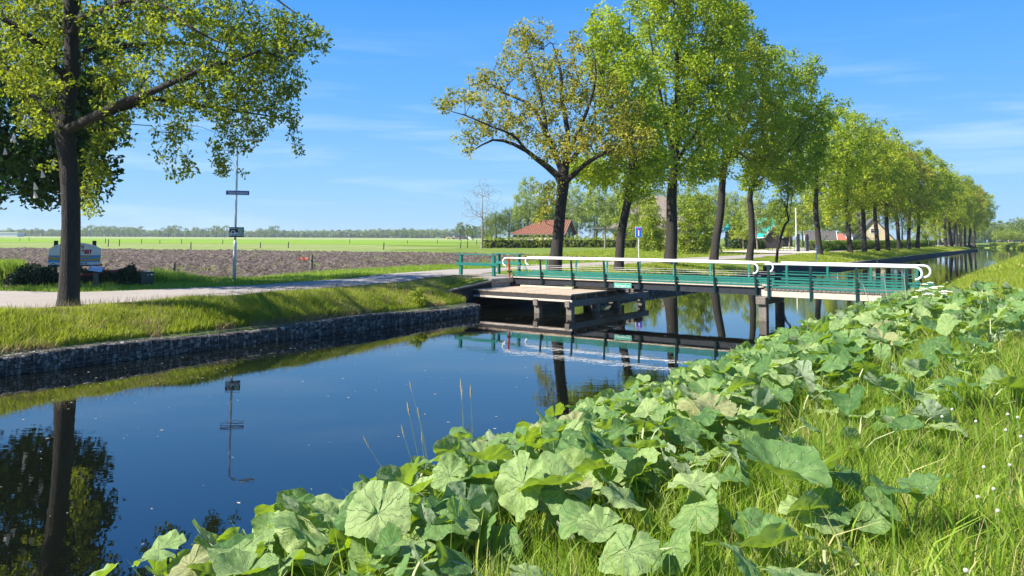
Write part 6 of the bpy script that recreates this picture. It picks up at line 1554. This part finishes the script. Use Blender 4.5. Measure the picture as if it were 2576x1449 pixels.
def leaf_mesh(seed):
    rs = np.random.default_rng(seed); th = np.linspace(-math.pi+.10, math.pi-.10, NA); rr = np.linspace(0, 1, NR)
    out_ = 1-.24*np.exp(-((np.abs(th)-math.pi)/.35)**2)*-.4-.10*np.cos(th)*0; out_ = .93+.09*np.cos(th)+.10*np.exp(-((np.abs(th)-2.5)/.45)**2)
    out_ = out_+.035*np.sin(th*6+rs.random()*6)+.022*np.sin(th*13+rs.random()*6)+.016*np.abs(np.sin(th*21))+.010*np.sin(th*34)
    T, Rr = np.meshgrid(th, rr, indexing='ij'); r_ = Rr*out_[:, None]
    x = r_*np.cos(T); y = r_*np.sin(T)
    a1, a2, a3 = rs.uniform(.05, .17), rs.uniform(.03, .10), rs.uniform(.02, .05); f1, f2, f3 = rs.random(3)*6
    a1, a2, a3 = a1*1.25, a2*1.5, a3*1.5
    z = rs.uniform(-.10, .42)*Rr**1.5+a1*Rr**2*np.sin(2*T+f1)+a2*Rr**2*np.sin(3*T+f2)+a3*Rr**3*np.sin(9*T+f3)+.016*Rr*np.cos(8*T)
    z -= rs.uniform(0, .45)*np.clip(Rr-.62, 0, 1)**1.5*(1+.8*np.sin(T*2+f3))
    Vn = fnoise(x*5.0, y*5.0, 1.0, seed, 2)-.5; z = z+.085*Vn*np.sqrt(Rr)+.03*(fnoise(x*12, y*12, 1.0, seed+5, 1)-.5)
    bend = rs.uniform(-.95, .45); z = z-bend*y*y*.6+rs.uniform(-.25, .1)*np.clip(x, 0, 2)**2
    V = np.stack([x, y, z], -1).reshape(-1, 3); idx = np.arange(NA*NR).reshape(NA, NR)
    F = np.stack([idx[:-1, :-1], idx[:-1, 1:], idx[1:, 1:], idx[1:, :-1]], -1).reshape(-1, 4)
    me = np_mesh('leaf_blade', V, F, T.ravel(), True, 'ang'); a = me.attributes.new('rad', 'FLOAT', 'POINT'); a.data.foreach_set('value', np.ascontiguousarray(Rr.ravel(), np.float32)); me.materials.append(M['butterbur'])
    return me
LM = [leaf_mesh(200+i) for i in range(20)]
b = MB(); b.tube([(0, 0, 0), (.10, 0, .3), (.35, 0, .65), (.78, 0, .93), (1, 0, 1)], [.013, .011, .009, .008, .007], 6, False)
PET = []
stalk = bpy.data.meshes.new('leaf_stalk'); stalk.from_pydata(b.v, [], b.f); stalk.materials.append(M['petiole'])
def butterbur(x, y, z, label, group, specs):
    """specs: list of (azimuth, reach, height, size, tilt, roll, mesh, facing offset)"""
    root = thing('butterbur_plant', (x, y, z), label, 'plant', group)
    for az, reach, h, size, tilt, roll, mi, fo in specs:
        lf = bpy.data.objects.new('leaf', LM[mi]); COL.objects.link(lf); lf.parent = root
        lf.location = (reach*math.cos(az), reach*math.sin(az), h); lf.scale = (size, size, size)
        lf.rotation_euler = (Matrix.Rotation(az+fo, 3, 'Z') @ Matrix.Rotation(tilt, 3, 'Y') @ Matrix.Rotation(roll, 3, 'X')).to_euler()
        st_ = bpy.data.objects.new('leaf_stalk', stalk); COL.objects.link(st_); st_.parent = lf
        # stalk runs from the plant base to the blade: expressed in the blade's own frame
        Mw = Matrix.Translation(lf.location) @ lf.rotation_euler.to_matrix().to_4x4() @ Matrix.Diagonal((size, size, size, 1))
        sM = Matrix.Rotation(az, 4, 'Z') @ Matrix.Diagonal((max(reach, .05), .9, h, 1))
        st_.matrix_parent_inverse = Matrix.Identity(4); st_.matrix_basis = Mw.inverted() @ sM
        st_.visible_shadow = True
    return root
rs = np.random.default_rng(300)
def spec(n, smin, smax, hmin, hmax, reach=.33):
    o = []; a0 = rs.random()*6.28
    for i in range(n):
        o.append((a0+i*6.283/n*1.0+rs.uniform(-.5, .5)+ (2.4 if i % 2 else 0), rs.uniform(.05, reach), rs.uniform(hmin, hmax), rs.uniform(smin, smax), rs.normal(.2, .42), rs.normal(0, .36), int(rs.integers(len(LM))), rs.uniform(-.7, .7)))
    return o
pts_ = []
def dens(s, q):
    lim = np.interp(s, [-8, -4, 0, 4, 9, 14, 18, 20], [3.3, 3.3, 3.2, 3.2, 3.7, 3.8, 3.2, 2.0])
    if q < lim: return 1.0
    return max(0, .55-(q-lim)*.36) if q < lim+(1.15 if s < 5 else .8) else 0
tries = 0
while tries < 6000:
    tries += 1; s_ = -7.2+27*rs.random(); q_ = .12+5.3*rs.random()
    if rs.random() > dens(s_, q_): continue
    r0 = .43 if s_ < 4 else .52
    if any((s_-a)**2+(q_-b_)**2 < (r0*(1 if q_ < 3 else 1.2))**2 for a, b_ in pts_): continue
    pts_.append((s_, q_))
lone_at = [xy_so(*on_z(px, py, 1.2)[:2]) for px, py in ((2292, 1260), (1985, 1230), (1890, 1430), (1858, 1180), (2480, 1000))]
pts_ = [(a, b_) for a, b_ in pts_ if b_ < 3.2 or all((a-s1_)**2+(-b_-W-o1_)**2 > .45**2 for s1_, o1_ in lone_at)][:299]
for s_, q_ in pts_:
    x, y = so_xy(s_, -(W+q_))
    if x*x+y*y < 2.4**2 or (s_ < -2.5 and q_ < .3): continue
    hk = .5 if x*x+y*y < 3.4**2 else .72 if x*x+y*y < 4.4**2 else 1.0
    k = (9 if s_ < 6 else 8) if q_ < 3 else 4; hk = hk*.8 if q_ > 3.1 and s_ < 6 else hk
    edge_h = 1.0 if q_ > .6 else .9
    butterbur(x, y, float(z_right(s_, q_)), 'broad-leaved butterbur plant in the dense patch along the near water edge', 'butterbur patch on the near bank', spec(k, .09, .205*(.85 if hk < 1 else 1), .15*hk, .50*hk, .36) if s_ < 6 else spec(k, .10, .235, .18, .54, .4))
# singled-out plants in the grass
def lone(px, py, zt, label, sp_):
    p = on_z(px, py, zt); s_, o_ = xy_so(p.x, p.y); z = float(z_right(s_, -o_-W)); return butterbur(p.x, p.y, z, label, None, [(a, r_, zt-z+h, sz, t_, ro, mi, fo) for a, r_, h, sz, t_, ro, mi, fo in sp_])
lone(2292, 1228, 1.32, 'small lone butterbur with two cupped leaves in open grass at the right', [(3.3, .10, 0, .15, -.25, .1, 2, 0), (.1, .10, .0, .16, -.3, -.1, 7, 0)])
lone(1985, 1190, 1.38, 'butterbur with one broad flat leaf on a white stalk beside the patch', [(3.0, .05, .0, .27, .15, .15, 4, 3.1), (5.2, .2, -.18, .16, .3, 0, 9, 0)])
lone(1890, 1410, 1.36, 'butterbur with a torn upright leaf on a pale stalk at the bottom edge', [(2.8, .05, .02, .14, -.6, .2, 11, 0), (.2, .18, -.08, .18, .2, 0, 5, 0), (5.3, .22, -.12, .17, .3, .2, 14, 0)])
lone(1858, 1150, 1.34, 'small butterbur with folded pale upturned leaf left of the broad flat leaf', [(2.6, .03, 0, .13, -.8, .3, 16, 0), (4.0, .1, -.12, .12, .2, 0, 6, 0)])
lone(2480, 975, 1.30, 'butterbur leaves reaching right over short dry grass near the right edge', [(.2, .25, 0, .24, .1, 0, 3, 0), (3.1, .2, .02, .22, 0, 0, 8, 0), (.0, .5, -.1, .2, .5, 0, 12, 0)])
# ================================================================== seed heads, dandelions, cow parsley
M['straw'] = simple('green_straw', (.20, .26, .08), .8, .2, 10); M['seedhead'] = simple('tan_seed_head', (.36, .29, .15), .9, .3, 60)
M['clock'] = simple('white_seed_fluff', (.60, .60, .56), .9, .1, 60)
sh = [(1160, 985, 7.0, .012, 1165, 1085, 'tallest'), (1184, 1000, 6.9, .01, 1186, 1085, 'right-hand pale'), (1030, 1045, 6.4, .012, 1062, 1180, 'fluffy tan'), (1036, 985, 7.2, .008, 1075, 1110, 'faint leaning upper'), (1017, 1100, 6.6, .010, 1050, 1180, 'dark drooping'), (928, 1125, 6.4, .008, 990, 1185, 'leftmost leaning'), (1055, 1052, 6.9, .007, 1080, 1140, 'thin middle'), (1162, 1005, 6.6, .009, 1162, 1110, 'short reddish'), (1062, 1115, 6.4, .006, 1070, 1190, 'small low')]
for px, py, dp, r_, bx, by, w_ in sh:
    tp = at(px, py, dp); bs = at(bx, by+60, dp); root = thing('grass_stalk', bs, '%s grass seed head on a thin stalk standing against the water' % w_, 'grass stalk')
    b = MB(); b.tube([bs, bs.lerp(tp, .5)+Vector((.01, 0, .02)), tp], [.0025, .002, .0015], 4, False); b.build('stalk', M['straw'], root)
    d = (tp-bs.lerp(tp, .7)).normalized(); b = MB(); L = .075+r_*3
    for i in range(26):
        f = i/25; q = tp+d*(f*L); a = i*2.4; rr = r_*math.sin(math.pi*(.12+.82*f)); e = q+Vector((math.cos(a), math.sin(a), .6)).normalized()*rr; b.beam(q, e, .004, .004)
    b.tube([tp+d*f*L for f in (0, .3, .6, 1)], [.002, r_*.55, r_*.5, .001], 6); b.build('seed_head', M['seedhead'], root)
dl = [(2535, 1042), (2530, 1082), (2560, 1050), (2568, 1098), (2540, 1170), (2460, 1250), (2475, 1175), (2510, 1285), (2430, 1435), (2350, 1035), (2395, 1030), (2410, 1000), (2420, 880), (2388, 840), (2400, 905), (2340, 860), (2332, 905), (2250, 860), (2212, 785), (2370, 1048), (2455, 1060), (2500, 1230), (2480, 860)]
dn = []
rd_ = np.random.default_rng(7)
b = MB(); b.ball((0, 0, 0), .011, 8, 6)
fl2 = []
for i in range(150):
    d = rd_.normal(size=3); d /= np.linalg.norm(d); d = Vector(d); e = d*.027
    t1 = d.orthogonal().normalized(); t2 = d.cross(t1)
    b.add([e+t1*.005, e+t2*.005, e-t1*.005, e-t2*.005, e*.93], [(0, 1, 4), (1, 2, 4), (2, 3, 4), (3, 0, 4)])
hm = bpy.data.meshes.new('seed_head'); hm.from_pydata([tuple(v) for v in b.v], [], b.f); hm.materials.append(M['clock'])
b = MB(); b.tube([(0, 0, 0), (.008, 0, .5), (0, 0, 1)], [.003, .0025, .002], 5, False); sm_ = bpy.data.meshes.new('stalk'); sm_.from_pydata(b.v, [], b.f); sm_.materials.append(M['straw'])
dpts = [(px, py, None) for px, py in dl]
for i, (px, py, _) in enumerate(dpts):
    p = on_z(px, py, 1.28); s_, o_ = xy_so(p.x, p.y); z0 = float(z_right(s_, -o_-W)); h = 1.28-z0; h = min(max(h, .12), .5)
    root = thing('dandelion_clock', (p.x, p.y, z0), 'round white dandelion clock standing in the grass at the right', 'dandelion', 'dandelion clocks in the right-hand grass')
    a = bpy.data.objects.new('stalk', sm_); COL.objects.link(a); a.parent = root; a.scale = (1, 1, h)
    c = bpy.data.objects.new('seed_head', hm); COL.objects.link(c); c.parent = root; c.location = (0, 0, h); k_ = .42*max(1, p.y/5.5)**.5; c.scale = (k_, k_, k_)
# cow parsley by the right end of the bridge
def umbel(px, py, dp, label, n=5):
    p = at(px, py, dp); z0 = ground_z(p.x, p.y)-.05; root = thing('cow_parsley', (p.x, p.y, z0), label, 'wildflower')
    b = MB(); f = MB()
    for i in range(n):
        a = i*2.4; tp = p+Vector((.13*math.cos(a)*i**.5, .13*math.sin(a)*i**.5, -.05*i)); b.tube([Vector((p.x, p.y, z0)), Vector((p.x, p.y, p.z*.6+z0*.4)), tp], [.006, .005, .003], 4, False)
        for k in range(34):
            rr = .075*math.sqrt(rs.random()); an = rs.random()*6.28; f.ball(tp+Vector((rr*math.cos(an), rr*math.sin(an), .02-rr*rr*2)), .011, 5, 3)
    b.build('stem', M['straw'], root); f.build('flower_head', M['blossom2'], root)
M['blossom2'] = simple('cream_white_flowers', (.70, .70, .58), .8, .1, 30)
for px, py, dp, w_ in [(2340, 712, 20.5, 'tallest cow parsley by the curled right end of the handrail'), (2365, 722, 20, 'cow parsley in full white flower just right of the tallest one'), (2325, 728, 19.4, 'short cow parsley in front of the curled handrail end'), (2390, 735, 19.5, 'rightmost white cow parsley beside the leafy patch')]: umbel(px, py, dp, w_)
# dry bent stalks before the right end of the bridge
dsn = 0
for a_, b_2, dp, w_ in [((2205, 655), (2232, 730), 19, 'leftmost dry pale stalk crossing the railing'), ((2260, 670), (2280, 730), 19, 'middle dry stalk crossing the railing'), ((2300, 690), (2322, 735), 19, 'thin dry stalk right of the near handrail curl'), ((2150, 695), (2185, 735), 18.5, 'short leaning dry stalk left of the others')]:
    tp, bs = at(*a_, dp), at(*b_2, dp); bs.z -= .2; root = thing('dry_stalk', bs, w_, 'dry stalk'); md = bs.lerp(tp, .6)+Vector((.06, 0, .05))
    b = MB(); b.tube([bs, md, tp], [.009, .006, .003], 5, False); b.build('stem', M['stalkdry'] if 'stalkdry' in M else M.setdefault('stalkdry', simple('dry_stalk', (.42, .35, .22), .9, .15)), root)
# small floating debris on the water
n = 420; rs = np.random.default_rng(400); V = []; F = []
for i in range(n):
    t = rs.random(); s_ = -9+26*rs.random(); o_ = -.6-10.6*rs.random()**1.4; x, y = so_xy(s_, o_)
    if -(W+o_) > -.2: continue
    a = rs.random()*6.28; l = rs.uniform(.01, .035); w_ = l*rs.uniform(.3, .7); c, s2_ = math.cos(a), math.sin(a); k = len(V)
    for u, v in ((-l, 0), (0, -w_), (l, 0), (0, w_)): V.append((x+u*c-v*s2_, y+u*s2_+v*c, .004))
    F.append((k, k+1, k+2, k+3))
me = bpy.data.meshes.new('floating_petals'); me.from_pydata(V, [], F); o = link_mesh('floating_petals', me, simple('pale_floating_bits', (.35, .33, .26), .8, .4, 3)); tag(o, 'pale petals and specks drifting on the canal water', 'petals', kind='stuff')
# white flowers in the left bank
wf = thing('white_flower_clump', on_z(757, 752, .75), 'small drift of white flowers on the left grass bank', 'wildflower'); b = MB(); c0 = Vector(on_z(757, 752, .75))
for i in range(60): b.ball(c0+Vector((rs.uniform(-.55, .55), rs.uniform(-.25, .25), .22+rs.uniform(-.03, .08))), .016, 5, 3)
b.build('flower_head', M['blossom2'], wf)
b = MB()
for i in range(14): q = c0+Vector((rs.uniform(-.5, .5), rs.uniform(-.2, .2), 0)); b.tube([q, q+Vector((0, 0, .24))], .004, 4, False)
b.build('stem', M['straw'], wf)
